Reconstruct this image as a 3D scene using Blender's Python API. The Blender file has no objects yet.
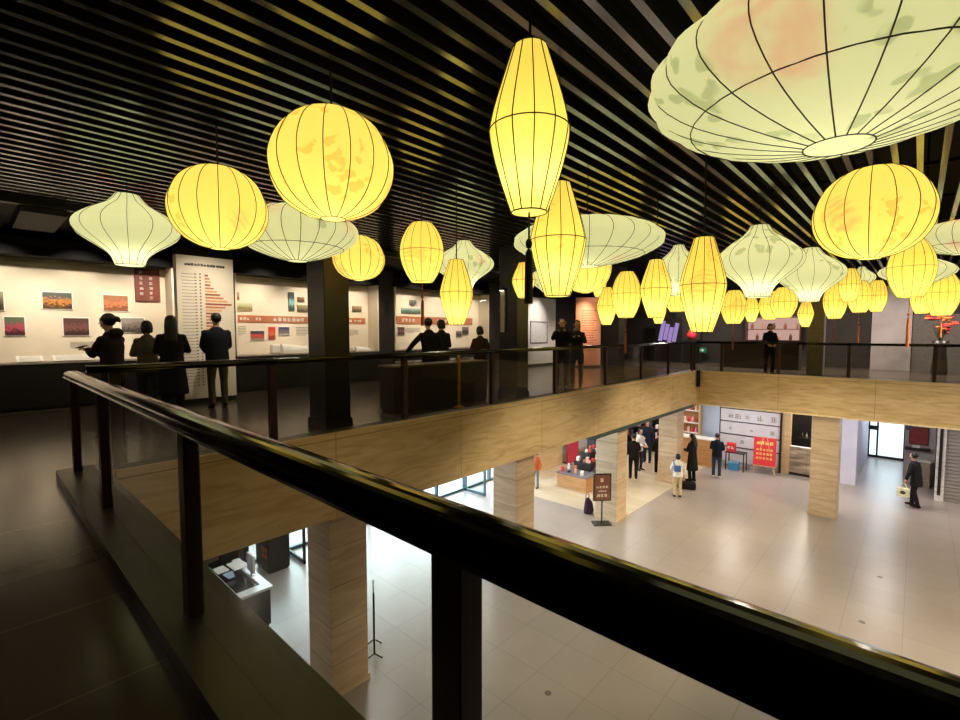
import bpy, bmesh, math, random
from mathutils import Vector, Matrix
R_ = random.Random(7)
PI = math.pi
sc = bpy.context.scene
col = sc.collection

# ------------------------------------------------------------------ camera
F = 475.0
CAM = Vector((0, 0, 1.45))
PITCH = math.atan(28 / F)
TH = math.radians(42.7)
FW = Vector((-math.sin(TH) * math.cos(PITCH), math.cos(TH) * math.cos(PITCH), -math.sin(PITCH)))
RT = Vector((math.cos(TH), math.sin(TH), 0))
UP = Vector((-math.sin(TH) * math.sin(PITCH), math.cos(TH) * math.sin(PITCH), math.cos(PITCH)))
cd = bpy.data.cameras.new('camera')
cd.sensor_width = 36
cd.lens = F / 960 * 36
cd.clip_start = 0.05
cam = bpy.data.objects.new('camera', cd)
col.objects.link(cam)
M = Matrix((RT, UP, -FW)).transposed().to_4x4()
M.translation = CAM
cam.matrix_world = M
sc.camera = cam


def ray(x, y):
    return FW + RT * ((x - 480) / F) + UP * ((360 - y) / F)


def on_x(x, y, X):
    r = ray(x, y)
    return CAM + r * (X / r.x)


def on_y(x, y, Y):
    r = ray(x, y)
    return CAM + r * (Y / r.y)


# ------------------------------------------------------------------ materials
MATS = {}


def new_mat(name):
    m = bpy.data.materials.new(name)
    m.use_nodes = True
    nt = m.node_tree
    nt.nodes.clear()
    out = nt.nodes.new('ShaderNodeOutputMaterial')
    return m, nt, out


def N(nt, t, **kw):
    n = nt.nodes.new(t)
    for k, v in kw.items():
        if k in n.inputs:
            n.inputs[k].default_value = v
        else:
            setattr(n, k, v)
    return n


def L(nt, a, b):
    nt.links.new(a, b)


def s2l(c):
    f = lambda u: u / 12.92 if u <= 0.04045 else ((u + 0.055) / 1.055) ** 2.4
    return tuple(f(v / 255.0) for v in c) + (1,)


def ramp(nt, fac, stops):
    n = nt.nodes.new('ShaderNodeValToRGB')
    while len(n.color_ramp.elements) < len(stops):
        n.color_ramp.elements.new(0.5)
    for e, (p, c) in zip(n.color_ramp.elements, stops):
        e.position = p
        e.color = c
    L(nt, fac, n.inputs[0])
    return n.outputs[0]


def plain(name, rgb, rough=0.6, metal=0.0, var=0.06, scale=14.0, coat=0.0, spec=0.5):
    """a surface with slight mottling in colour and gloss"""
    if name in MATS:
        return MATS[name]
    m, nt, out = new_mat(name)
    p = N(nt, 'ShaderNodeBsdfPrincipled')
    c = s2l(rgb)
    tc = N(nt, 'ShaderNodeTexCoord')
    no = N(nt, 'ShaderNodeTexNoise', Scale=scale, Detail=4.0)
    L(nt, tc.outputs['Object'], no.inputs['Vector'])
    lo = tuple(v * (1 - 3 * var) for v in c[:3]) + (1,)
    hi = tuple(min(1, v * (1 + 3 * var)) for v in c[:3]) + (1,)
    L(nt, ramp(nt, no.outputs['Fac'], [(0.3, lo), (0.7, hi)]), p.inputs['Base Color'])
    p.inputs['Roughness'].default_value = rough
    p.inputs['Metallic'].default_value = metal
    p.inputs['Coat Weight'].default_value = coat
    p.inputs['Coat Roughness'].default_value = 0.06
    p.inputs['Specular IOR Level'].default_value = spec
    L(nt, p.outputs[0], out.inputs[0])
    MATS[name] = m
    return m


def cloth(name, rgb):
    return plain('cloth_' + name, rgb, 0.9, 0, 0.08, 40, spec=0.2)


def mat_tiles(name, c1, c2, grout, w, h, rough, bump=0.0, rot=0.0, offset=0.0, spec=0.5):
    m, nt, out = new_mat(name)
    p = N(nt, 'ShaderNodeBsdfPrincipled', Roughness=rough)
    p.inputs['Specular IOR Level'].default_value = spec
    tc = N(nt, 'ShaderNodeTexCoord')
    mp = N(nt, 'ShaderNodeMapping')
    mp.inputs['Rotation'].default_value = (0, 0, rot)
    L(nt, tc.outputs['Object'], mp.inputs['Vector'])
    b = N(nt, 'ShaderNodeTexBrick', offset=offset, Scale=1.0)
    b.inputs['Color1'].default_value = s2l(c1)
    b.inputs['Color2'].default_value = s2l(c2)
    b.inputs['Mortar'].default_value = s2l(grout)
    b.inputs['Mortar Size'].default_value = 0.006
    b.inputs['Brick Width'].default_value = w
    b.inputs['Row Height'].default_value = h
    L(nt, mp.outputs[0], b.inputs['Vector'])
    no = N(nt, 'ShaderNodeTexNoise', Scale=1.3, Detail=2.0)
    L(nt, tc.outputs['Object'], no.inputs['Vector'])
    mx = N(nt, 'ShaderNodeMix', data_type='RGBA', blend_type='MULTIPLY')
    mx.inputs[0].default_value = 1.0
    L(nt, b.outputs['Color'], mx.inputs[6])
    L(nt, ramp(nt, no.outputs['Fac'], [(0.25, (0.93, 0.93, 0.93, 1)), (0.75, (1, 1, 1, 1))]), mx.inputs[7])
    L(nt, mx.outputs[2], p.inputs['Base Color'])
    L(nt, p.outputs[0], out.inputs[0])
    return m


def mat_stone(name, ca, cb, cc, seam, rough=0.35):
    """banded travertine in big slabs"""
    m, nt, out = new_mat(name)
    p = N(nt, 'ShaderNodeBsdfPrincipled', Roughness=rough)
    p.inputs['Specular IOR Level'].default_value = 0.3
    tc = N(nt, 'ShaderNodeTexCoord')
    se = N(nt, 'ShaderNodeSeparateXYZ')
    L(nt, tc.outputs['Object'], se.inputs[0])
    ad = N(nt, 'ShaderNodeMath', operation='ADD')
    L(nt, se.outputs[0], ad.inputs[0]); L(nt, se.outputs[1], ad.inputs[1])
    cb_ = N(nt, 'ShaderNodeCombineXYZ')
    L(nt, ad.outputs[0], cb_.inputs[0]); L(nt, se.outputs[2], cb_.inputs[1])
    mp = N(nt, 'ShaderNodeMapping')
    mp.inputs['Scale'].default_value = (0.7, 4.2, 1)
    L(nt, cb_.outputs[0], mp.inputs['Vector'])
    no = N(nt, 'ShaderNodeTexNoise', Scale=1.8, Detail=9.0, Distortion=1.2)
    L(nt, mp.outputs[0], no.inputs['Vector'])
    c = ramp(nt, no.outputs['Fac'], [(0.34, s2l(ca)), (0.5, s2l(cb)), (0.66, s2l(cc))])
    br = N(nt, 'ShaderNodeTexBrick', offset=0.0, Scale=1.0)
    br.inputs['Color1'].default_value = (1, 1, 1, 1)
    br.inputs['Color2'].default_value = (0.9, 0.9, 0.9, 1)
    br.inputs['Mortar'].default_value = (0.45, 0.42, 0.4, 1)
    br.inputs['Mortar Size'].default_value = 0.006
    br.inputs['Brick Width'].default_value = seam[0]
    br.inputs['Row Height'].default_value = seam[1]
    L(nt, cb_.outputs[0], br.inputs['Vector'])
    mx = N(nt, 'ShaderNodeMix', data_type='RGBA', blend_type='MULTIPLY')
    mx.inputs[0].default_value = 1.0
    L(nt, c, mx.inputs[6]); L(nt, br.outputs['Color'], mx.inputs[7])
    L(nt, mx.outputs[2], p.inputs['Base Color'])
    L(nt, p.outputs[0], out.inputs[0])
    return m


def mat_wood(name, ca, cb, rough=0.5, axis=(1, 12, 12)):
    m, nt, out = new_mat(name)
    p = N(nt, 'ShaderNodeBsdfPrincipled', Roughness=rough)
    tc = N(nt, 'ShaderNodeTexCoord')
    mp = N(nt, 'ShaderNodeMapping')
    mp.inputs['Scale'].default_value = axis
    L(nt, tc.outputs['Object'], mp.inputs['Vector'])
    no = N(nt, 'ShaderNodeTexNoise', Scale=1.5, Detail=6.0)
    L(nt, mp.outputs[0], no.inputs['Vector'])
    L(nt, ramp(nt, no.outputs['Fac'], [(0.3, s2l(ca)), (0.7, s2l(cb))]), p.inputs['Base Color'])
    L(nt, p.outputs[0], out.inputs[0])
    return m


def mat_glass(name, tint, ior=1.5, boost=1.0):
    m, nt, out = new_mat(name)
    tr = N(nt, 'ShaderNodeBsdfTransparent')
    tr.inputs[0].default_value = tint + (1,)
    gl = N(nt, 'ShaderNodeBsdfGlossy', Roughness=0.0)
    fr = N(nt, 'ShaderNodeFresnel', IOR=ior)
    no = N(nt, 'ShaderNodeTexNoise', Scale=3.0)
    tc = N(nt, 'ShaderNodeTexCoord')
    L(nt, tc.outputs['Object'], no.inputs['Vector'])
    mu = N(nt, 'ShaderNodeMath', operation='MULTIPLY')
    mu.inputs[1].default_value = boost
    ge = N(nt, 'ShaderNodeNewGeometry')
    fs = N(nt, 'ShaderNodeMath', operation='SUBTRACT')
    fs.inputs[0].default_value = 1.0
    L(nt, ge.outputs['Backfacing'], fs.inputs[1])
    fm = N(nt, 'ShaderNodeMath', operation='MULTIPLY')
    L(nt, fr.outputs[0], fm.inputs[0]); L(nt, fs.outputs[0], fm.inputs[1])
    L(nt, fm.outputs[0], mu.inputs[0])
    mx = N(nt, 'ShaderNodeMixShader')
    L(nt, mu.outputs[0], mx.inputs[0])
    L(nt, tr.outputs[0], mx.inputs[1]); L(nt, gl.outputs[0], mx.inputs[2])
    L(nt, mx.outputs[0], out.inputs[0])
    return m


def mat_emit(name, rgb, strength):
    m, nt, out = new_mat(name)
    e = N(nt, 'ShaderNodeEmission', Strength=strength)
    e.inputs[0].default_value = s2l(rgb)
    L(nt, e.outputs[0], out.inputs[0])
    return m


def mat_lantern(name, base, leaf, bloom, glow, trans, scale):
    """lit fabric: the cloth gives off its own soft glow and lets the bulb inside shine through; printed leaves and blooms"""
    m, nt, out = new_mat(name)
    tc = N(nt, 'ShaderNodeTexCoord')
    oi = N(nt, 'ShaderNodeObjectInfo')
    va = N(nt, 'ShaderNodeVectorMath', operation='ADD')
    L(nt, tc.outputs['Object'], va.inputs[0])
    mu = N(nt, 'ShaderNodeMath', operation='MULTIPLY')
    mu.inputs[1].default_value = 37.0
    L(nt, oi.outputs['Random'], mu.inputs[0])
    L(nt, mu.outputs[0], va.inputs[1])
    n1 = N(nt, 'ShaderNodeTexNoise', Scale=scale * 0.42, Detail=1.0)
    L(nt, va.outputs[0], n1.inputs['Vector'])
    vo = N(nt, 'ShaderNodeTexVoronoi', Scale=scale * 2.2, feature='F1')
    n3 = N(nt, 'ShaderNodeTexNoise', Scale=scale * 1.5, Detail=2.0)
    L(nt, va.outputs[0], n3.inputs['Vector'])
    mixv = N(nt, 'ShaderNodeMix', data_type='RGBA')
    mixv.inputs[0].default_value = 0.25
    L(nt, va.outputs[0], mixv.inputs[6]); L(nt, n3.outputs['Color'], mixv.inputs[7])
    L(nt, mixv.outputs[2], vo.inputs['Vector'])
    W, K = (1, 1, 1, 1), (0, 0, 0, 1)
    mask = ramp(nt, n1.outputs['Fac'], [(0.55, K), (0.59, W)])
    petal = ramp(nt, vo.outputs['Distance'], [(0.30, W), (0.42, K)])
    mm = N(nt, 'ShaderNodeMath', operation='MULTIPLY')
    L(nt, mask, mm.inputs[0]); L(nt, petal, mm.inputs[1])
    c1 = N(nt, 'ShaderNodeMix', data_type='RGBA')
    L(nt, mm.outputs[0], c1.inputs[0])
    c1.inputs[6].default_value = s2l(base); c1.inputs[7].default_value = s2l(leaf)
    n2 = N(nt, 'ShaderNodeTexNoise', Scale=scale * 0.36, Detail=0.0)
    vb = N(nt, 'ShaderNodeVectorMath', operation='ADD')
    vb.inputs[1].default_value = (11.3, 5.1, 2.7)
    L(nt, va.outputs[0], vb.inputs[0]); L(nt, vb.outputs[0], n2.inputs['Vector'])
    mask2 = ramp(nt, n2.outputs['Fac'], [(0.68, K), (0.75, W)])
    wv = N(nt, 'ShaderNodeTexWave', wave_type='RINGS', Scale=scale * 1.4, Distortion=5.0)
    L(nt, va.outputs[0], wv.inputs['Vector'])
    pw = ramp(nt, wv.outputs['Fac'], [(0.0, (0.45,) * 3 + (1,)), (1.0, W)])
    m2 = N(nt, 'ShaderNodeMath', operation='MULTIPLY')
    L(nt, mask2, m2.inputs[0]); L(nt, pw, m2.inputs[1])
    c2 = N(nt, 'ShaderNodeMix', data_type='RGBA')
    L(nt, m2.outputs[0], c2.inputs[0]); L(nt, c1.outputs[2], c2.inputs[6])
    c2.inputs[7].default_value = s2l(bloom)
    # faint weave
    nw = N(nt, 'ShaderNodeTexNoise', Scale=scale * 6, Detail=3.0)
    L(nt, va.outputs[0], nw.inputs['Vector'])
    wm = N(nt, 'ShaderNodeMix', data_type='RGBA', blend_type='MULTIPLY')
    wm.inputs[0].default_value = 1.0
    L(nt, c2.outputs[2], wm.inputs[6])
    L(nt, ramp(nt, nw.outputs['Fac'], [(0.3, (0.93,) * 3 + (1,)), (0.7, W)]), wm.inputs[7])
    em = N(nt, 'ShaderNodeEmission', Strength=glow)
    L(nt, wm.outputs[2], em.inputs[0])
    tl = N(nt, 'ShaderNodeBsdfTranslucent')
    sm = N(nt, 'ShaderNodeMix', data_type='RGBA', blend_type='MULTIPLY')
    sm.inputs[0].default_value = 1.0
    L(nt, wm.outputs[2], sm.inputs[6]); sm.inputs[7].default_value = (trans,) * 3 + (1,)
    L(nt, sm.outputs[2], tl.inputs[0])
    a = N(nt, 'ShaderNodeAddShader')
    L(nt, em.outputs[0], a.inputs[0]); L(nt, tl.outputs[0], a.inputs[1])
    L(nt, a.outputs[0], out.inputs[0])
    return m


def mat_photo(name, top, mid, low, seed, scale=9.0):
    """a printed photograph: a band of sky, a busy middle, a darker ground"""
    m, nt, out = new_mat(name)
    p = N(nt, 'ShaderNodeBsdfPrincipled', Roughness=0.4)
    tc = N(nt, 'ShaderNodeTexCoord')
    se = N(nt, 'ShaderNodeSeparateXYZ')
    L(nt, tc.outputs['Generated'], se.inputs[0])
    no = N(nt, 'ShaderNodeTexNoise', Scale=scale, Detail=5.0)
    mp = N(nt, 'ShaderNodeMapping')
    mp.inputs['Location'].default_value = (seed * 3.1, seed * 1.7, 0)
    L(nt, tc.outputs['Generated'], mp.inputs['Vector'])
    L(nt, mp.outputs[0], no.inputs['Vector'])
    su = N(nt, 'ShaderNodeMath', operation='SUBTRACT')
    su.inputs[1].default_value = 0.5
    L(nt, no.outputs['Fac'], su.inputs[0])
    ma = N(nt, 'ShaderNodeMath', operation='MULTIPLY_ADD')
    ma.inputs[1].default_value = 1.1
    L(nt, su.outputs[0], ma.inputs[0]); L(nt, se.outputs[2], ma.inputs[2])
    dk = tuple(v * 0.25 for v in s2l(mid)[:3]) + (1,)
    c = ramp(nt, ma.outputs[0], [(0.08, s2l(low)), (0.26, dk), (0.36, s2l(mid)), (0.56, s2l(mid)), (0.66, s2l(top)), (0.95, s2l(top))])
    L(nt, c, p.inputs['Base Color'])
    L(nt, p.outputs[0], out.inputs[0])
    return m


# stone, tile, metal, wood ...
STONE = mat_stone('travertine_fascia', (192, 163, 120), (208, 181, 138), (218, 193, 152), (2.4, 9.0))
STONE_COL = mat_stone('travertine_column', (194, 166, 138), (206, 180, 152), (216, 192, 165), (9.0, 0.62))
STONE_DARK = mat_stone('brown_stone', (120, 105, 90), (160, 142, 122), (190, 172, 150), (1.2, 1.2))
TILE_LOW = mat_tiles('hall_floor_tile', (160, 149, 143), (156, 145, 139), (136, 126, 120), 0.9, 0.9, 0.3)
TILE_UP = mat_tiles('gallery_floor_tile', (86, 74, 64), (80, 69, 59), (104, 92, 78), 2.4, 0.8, 0.2, rot=PI / 2)
WOODFLOOR = mat_tiles('shop_plank_floor', (206, 190, 164), (196, 179, 152), (160, 144, 120), 1.6, 0.16, 0.35, offset=0.5, rot=0.0)
RAIL = plain('black_lacquer_wood', (16, 11, 9), 0.12, 0, 0.1, 5, spec=0.25)
POST = plain('dark_brown_metal', (58, 36, 30), 0.35, 0.2, 0.1, 8)
KERB = plain('dark_kerb_stone', (48, 46, 36), 0.35, 0, 0.1, 6)
GLASS = mat_glass('railing_glass', (0.89, 0.895, 0.87))
GLASS_CASE = mat_glass('case_glass', (0.97, 0.97, 0.97), boost=0.6)
GLASS_DOOR = mat_glass('door_glass', (0.86, 0.93, 0.93))
BLACK = plain('matt_black', (10, 9, 9), 0.8, 0, 0.1, 3, spec=0.2)
BLACKCOL = plain('black_column_cladding', (26, 22, 20), 0.4, 0, 0.1, 3)
DARKWALL = plain('dark_wall', (40, 34, 30), 0.7, 0, 0.1, 2)
GREYWALL = plain('grey_upper_wall', (168, 158, 158), 0.7, 0, 0.04, 2)
SLAT = plain('slat_metal', (118, 120, 126), 0.16, 0.95, 0.08, 2)
WHITEWALL = plain('white_wall', (226, 226, 232), 0.6, 0, 0.02, 2)
BLUEWALL = plain('pale_blue_wall', (186, 200, 224), 0.6, 0, 0.02, 2)
SOFFIT = plain('soffit_white', (210, 208, 204), 0.8, 0, 0.02, 2)
TEAL = plain('teal_channel', (50, 72, 74), 0.5, 0, 0.05, 4)
CREAM = plain('cream_panel', (226, 214, 192), 0.7, 0, 0.02, 2)
CASEBLACK = plain('case_black', (16, 14, 12), 0.45, 0, 0.1, 4)
BAND = plain('terracotta_band', (176, 106, 72), 0.7, 0, 0.05, 3)
LETTER = plain('dark_print', (46, 38, 34), 0.7)
LETTER_W = plain('white_print', (244, 240, 230), 0.7)
GREYPRINT = plain('grey_print', (150, 142, 130), 0.7)
STEEL = plain('brushed_steel', (150, 150, 150), 0.3, 0.9)
FRAME_D = plain('dark_frame', (34, 30, 28), 0.4, 0.2)
FRAME_T = plain('steel_blue_frame', (70, 92, 100), 0.4, 0.4)
BRASS = plain('brass', (226, 172, 76), 0.35, 0.8)
WOOD = mat_wood('oak_front', (176, 124, 76), (200, 150, 98), 0.5, (1, 1, 9))
WOOD_L = mat_wood('pale_oak', (196, 164, 118), (214, 184, 140), 0.5, (1, 1, 9))
WOOD_D = mat_wood('dark_brown_wood', (70, 40, 32), (90, 54, 42), 0.5, (8, 8, 1))
RED = plain('red_board', (212, 52, 58), 0.5, 0, 0.05, 6)
REDDARK = plain('dark_red_board', (142, 48, 52), 0.6, 0, 0.06, 6)
CRIMSON = plain('crimson_panel', (186, 48, 72), 0.6, 0, 0.05, 3)
SALMON = plain('salmon_panel', (226, 150, 112), 0.6, 0, 0.03, 2)
SHUTTER = plain('grey_shutter', (150, 142, 138), 0.45, 0.2, 0.04, 3)
RIB = plain('lantern_wire', (58, 54, 24), 0.6)
CORD = plain('black_cord', (8, 8, 8), 0.7)
TASSEL = plain('amber_tassel', (150, 84, 40), 0.8, 0, 0.1, 30)
SKIN = plain('skin', (206, 160, 134), 0.55, 0, 0.03, 10)
HAIR = plain('black_hair', (18, 14, 13), 0.5, 0, 0.1, 60)
EYEM = plain('eye_dark', (24, 18, 16), 0.3)
LIP = plain('lip', (160, 90, 84), 0.5)
PAPER = plain('paper', (235, 232, 224), 0.7, 0, 0.02, 3)
BLUEPLASTIC = plain('blue_plastic', (60, 140, 196), 0.4)
SCREEN = plain('dark_screen', (20, 22, 28), 0.15)
YEL = mat_lantern('yellow_lantern_cloth', (252, 228, 114), (238, 202, 94), (247, 196, 104), 0.50, 0.95, 4.0)
YELS = mat_lantern('yellow_lantern_cloth_fine', (252, 229, 110), (243, 209, 94), (250, 203, 98), 0.50, 0.95, 6.0)
WHT = mat_lantern('pale_green_lantern_cloth', (228, 226, 172), (192, 196, 140), (234, 194, 150), 0.50, 0.95, 3.2)
CEILLAMP = mat_emit('lamp_panel', (255, 244, 230), 6.0)
SHELFGLOW = mat_emit('lit_shelf_back', (255, 205, 190), 0.55)
PURPLE = mat_emit('purple_screen', (176, 150, 214), 0.75)
GREENSIGN = mat_emit('green_exit_sign', (40, 150, 90), 0.7)
LAMPSPOT = mat_emit('spot_lens', (255, 240, 215), 6.0)


# ------------------------------------------------------------------ mesh helpers
class B:
    def __init__(s):
        s.bm = bmesh.new()
        s.mi = 0

    def _face(s, vs):
        try:
            f = s.bm.faces.new(vs)
            f.material_index = s.mi
            return f
        except ValueError:
            return None

    def box(s, x0, x1, y0, y1, z0, z1, mat=None):
        P = [(x, y, z) for z in (z0, z1) for y in (y0, y1) for x in (x0, x1)]
        vs = [s.bm.verts.new(p if mat is None else mat @ Vector(p)) for p in P]
        for f in ((0, 2, 3, 1), (4, 5, 7, 6), (0, 1, 5, 4), (2, 6, 7, 3), (0, 4, 6, 2), (1, 3, 7, 5)):
            s._face([vs[i] for i in f])
        return s

    def rbox(s, x0, x1, y0, y1, z0, z1, r=0.02, mat=None):
        """box with chamfered vertical and horizontal edges"""
        t = bmesh.new()
        P = [(x, y, z) for z in (z0, z1) for y in (y0, y1) for x in (x0, x1)]
        vs = [t.verts.new(p) for p in P]
        for f in ((0, 2, 3, 1), (4, 5, 7, 6), (0, 1, 5, 4), (2, 6, 7, 3), (0, 4, 6, 2), (1, 3, 7, 5)):
            t.faces.new([vs[i] for i in f])
        bmesh.ops.bevel(t, geom=t.edges[:], offset=r, segments=2, affect='EDGES', profile=0.5)
        mp = {}
        for v in t.verts:
            mp[v] = s.bm.verts.new(v.co if mat is None else mat @ v.co)
        for f in t.faces:
            s._face([mp[v] for v in f.verts])
        t.free()
        return s

    def lathe(s, prof, n=24, c=(0, 0, 0), cap=True, sx=1, sy=1):
        rings = []
        for r, z in prof:
            rings.append([s.bm.verts.new((c[0] + sx * r * math.cos(2 * PI * k / n), c[1] + sy * r * math.sin(2 * PI * k / n), c[2] + z)) for k in range(n)])
        for a, b in zip(rings, rings[1:]):
            for k in range(n):
                s._face([a[k], a[(k + 1) % n], b[(k + 1) % n], b[k]])
        if cap:
            s._face(rings[0][::-1])
            s._face(rings[-1])
        return s

    def tube(s, pts, r, n=8, cap=True):
        """tube along points; r a number or one per point, or (rx, ry) pairs"""
        pts = [Vector(p) for p in pts]
        rings = []
        ref = None
        for i, p in enumerate(pts):
            if len(pts) == 1:
                break
            d = (pts[min(i + 1, len(pts) - 1)] - pts[max(i - 1, 0)]).normalized()
            if ref is None:
                ref = Vector((1, 0, 0)) if abs(d.x) < 0.8 else Vector((0, 1, 0))
            u = (ref - d * ref.dot(d)).normalized()
            ref = u
            w = d.cross(u)
            rr = r[i] if isinstance(r, (list, tuple)) else r
            ra, rb = rr if isinstance(rr, (list, tuple)) else (rr, rr)
            rings.append([s.bm.verts.new(p + u * (ra * math.cos(2 * PI * k / n)) + w * (rb * math.sin(2 * PI * k / n))) for k in range(n)])
        for a, b in zip(rings, rings[1:]):
            for k in range(n):
                s._face([a[k], a[(k + 1) % n], b[(k + 1) % n], b[k]])
        if cap:
            s._face(rings[0][::-1])
            s._face(rings[-1])
        return s

    def ball(s, c, r, n=12, m=8, rot=None):
        rx, ry, rz = r if isinstance(r, (tuple, list)) else (r, r, r)
        c = Vector(c)
        rings = []
        tf = (lambda v: c + (rot @ v)) if rot is not None else (lambda v: c + v)
        for j in range(1, m):
            a = PI * j / m
            rings.append([s.bm.verts.new(tf(Vector((rx * math.sin(a) * math.cos(2 * PI * k / n), ry * math.sin(a) * math.sin(2 * PI * k / n), -rz * math.cos(a))))) for k in range(n)])
        lo = s.bm.verts.new(tf(Vector((0, 0, -rz))))
        hi = s.bm.verts.new(tf(Vector((0, 0, rz))))
        for a, b in zip(rings, rings[1:]):
            for k in range(n):
                s._face([a[k], a[(k + 1) % n], b[(k + 1) % n], b[k]])
        for k in range(n):
            s._face([lo, rings[0][(k + 1) % n], rings[0][k]])
            s._face([hi, rings[-1][k], rings[-1][(k + 1) % n]])
        return s

    def prism(s, poly, z0, z1):
        a = [s.bm.verts.new((x, y, z0)) for x, y in poly]
        b = [s.bm.verts.new((x, y, z1)) for x, y in poly]
        n = len(poly)
        s._face(a[::-1]); s._face(b)
        for k in range(n):
            s._face([a[k], a[(k + 1) % n], b[(k + 1) % n], b[k]])
        return s

    def mesh(s, name):
        bmesh.ops.recalc_face_normals(s.bm, faces=s.bm.faces[:])
        me = bpy.data.meshes.new(name)
        s.bm.to_mesh(me)
        s.bm.free()
        return me

    def make(s, name, mats, parent=None, loc=None, smooth=False, rz=0.0):
        me = s.mesh(name)
        return link_mesh(name, me, mats, parent, loc, smooth, rz)


def link_mesh(name, me, mats, parent=None, loc=None, smooth=False, rz=0.0):
    if not isinstance(mats, (list, tuple)):
        mats = [mats]
    if not me.materials:
        for m in mats:
            me.materials.append(m)
    if smooth:
        for p in me.polygons:
            p.use_smooth = True
    o = bpy.data.objects.new(name, me)
    col.objects.link(o)
    if loc is not None:
        o.location = loc
    o.rotation_euler.z = rz
    o.parent = parent
    return o


LABELS = set()


def tag(o, label, cat, group=None, kind=None):
    o['label'] = label
    o['category'] = cat
    if group:
        o['group'] = group
    if kind:
        o['kind'] = kind
    return o


def thing(name, label, cat, loc=(0, 0, 0), rz=0.0, group=None):
    o = bpy.data.objects.new(name, None)
    o.empty_display_size = 0.1
    col.objects.link(o)
    o.location = loc
    o.rotation_euler.z = rz
    return tag(o, label, cat, group)


def struct(o, label=None, cat=None):
    o['kind'] = 'structure'
    if label:
        o['label'] = label
        o['category'] = cat or o.name.split('.')[0].replace('_', ' ')
    return o


def strokes(b, frame, u0, v0, size, seed, w=0.1):
    """one dense square of brush strokes, illegible as in the photograph; frame(u, v, d) gives a point, d the depth off the board"""
    r = random.Random(seed)
    t = size * w

    def bar(ua, va, ub, vb):
        P = []
        for d in (0.001, 0.006):
            for (u, v) in ((ua, va), (ub, va), (ub, vb), (ua, vb)):
                P.append(b.bm.verts.new(frame(u, v, d)))
        for f in ((0, 1, 2, 3), (7, 6, 5, 4), (0, 4, 5, 1), (1, 5, 6, 2), (2, 6, 7, 3), (3, 7, 4, 0)):
            b._face([P[i] for i in f])
    for k in range(r.choice((2, 3, 3))):
        v = v0 + size * (0.12 + 0.3 * k + 0.08 * r.random())
        a = u0 + size * 0.1 * r.random()
        bar(a, v, u0 + size * (0.75 + 0.2 * r.random()), v + t)
    for k in range(r.choice((2, 2, 3))):
        u = u0 + size * (0.1 + 0.33 * k + 0.08 * r.random())
        a = v0 + size * 0.12 * r.random()
        bar(u, a, u + t, v0 + size * (0.7 + 0.28 * r.random()))


# ------------------------------------------------------------------ the setting
ZL = -4.25
ZC = 3.35
AX = -5.75   # atrium edge of the left gallery
BY = 17.65   # atrium edge of the far gallery
NY = 0.90    # atrium edge of the near gallery
b = B()
b.box(-13.0, 9, -5, NY - .06, -0.3, 0)
b.box(-13.0, AX - .06, NY - .06, BY + .06, -0.3, 0)
b.box(-13.0, 9, BY + .06, 24.2, -0.3, 0)
struct(b.make('floor_gallery', TILE_UP))
b = B(); b.box(-13.0, 9, -5, 28.4, ZL - 0.2, ZL); struct(b.make('floor', TILE_LOW))
b = B()
b.box(-13.0, 9, -5, NY - .06, -1.04, -0.32)
b.box(-13.0, AX - .06, NY - .06, BY + .06, -1.04, -0.32)
b.box(-13.0, 9, BY + .06, 28.4, -1.04, -0.32)
struct(b.make('ceiling_lower', SOFFIT))
# stone fascias round the opening
b = B(); b.box(AX - .06, AX, NY, BY, -1.09, 0.085); struct(b.make('trim_1', STONE))
b = B(); b.box(AX - .06, 9, BY, BY + .06, -1.09, 0.085); struct(b.make('trim_2', STONE))
b = B(); b.box(AX, 9, NY - .06, NY - .002, -1.09, 0.0); struct(b.make('trim_3', STONE))
b = B(); b.box(AX + .02, 9, BY - .03, BY + .1, -1.13, -1.09); struct(b.make('trim_4', plain('stone_lip_highlight', (230, 208, 170), 0.4)))  # stone lip, its colour paler to paint the bright edge highlight
b = B(); b.box(AX - .5, AX - .1, 10.5, BY, -1.24, -1.041); struct(b.make('trim_5', TEAL))

# walls
b = B(); b.box(-13.2, -13.0, -5, 28.4, 0, 4.4); struct(b.make('wall_left', DARKWALL))
b = B(); b.box(9, 9.2, -5, 28.4, ZL, 4.4); struct(b.make('wall_right', DARKWALL))
b = B(); b.box(-13.0, 9, -5.2, -5, ZL, 4.4); struct(b.make('wall_near', DARKWALL))
b = B(); b.box(-13.0, 9, 24.2, 24.4, 0, 4.4); struct(b.make('wall_far', DARKWALL))
b = B(); b.box(-13.2, 9.2, -5.2, 24.4, 4.4, 4.5)
ceiling = struct(b.make('ceiling', BLACK))
k = 0
x = 0.07 * 1.9
xs = []
while x > -9.45:
    xs.append(x); x -= 0.2
x = 0.07 * 1.9 + 0.2
while x < 6.5:
    xs.append(x); x += 0.2
b = B(); b.box(-.0275, .0275, -4.9, 24.1, 0, 0.11)
slat_me = b.mesh('slat')
slat_me.materials.append(SLAT)
slat_me.materials.append(BLACK)
for p in slat_me.polygons:
    p.material_index = 0 if p.normal.z < -.5 else 1
for x in sorted(xs):
    o = bpy.data.objects.new('slat', slat_me)
    col.objects.link(o)
    o.parent = ceiling
    o.location = (x, 0, ZC)
# hangers that carry the slats, running across them
b = B()
for y in range(-4, 24, 2):
    b.box(-9.45, 6.5, y - .02, y + .02, ZC + .111, ZC + .15)
    for x in (-9, -6, -3, 0, 3, 6):
        b.box(x - .01, x + .01, y - .01, y + .01, ZC + .15, 4.4)
b.make('slat_carrier', BLACK, ceiling)
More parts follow.
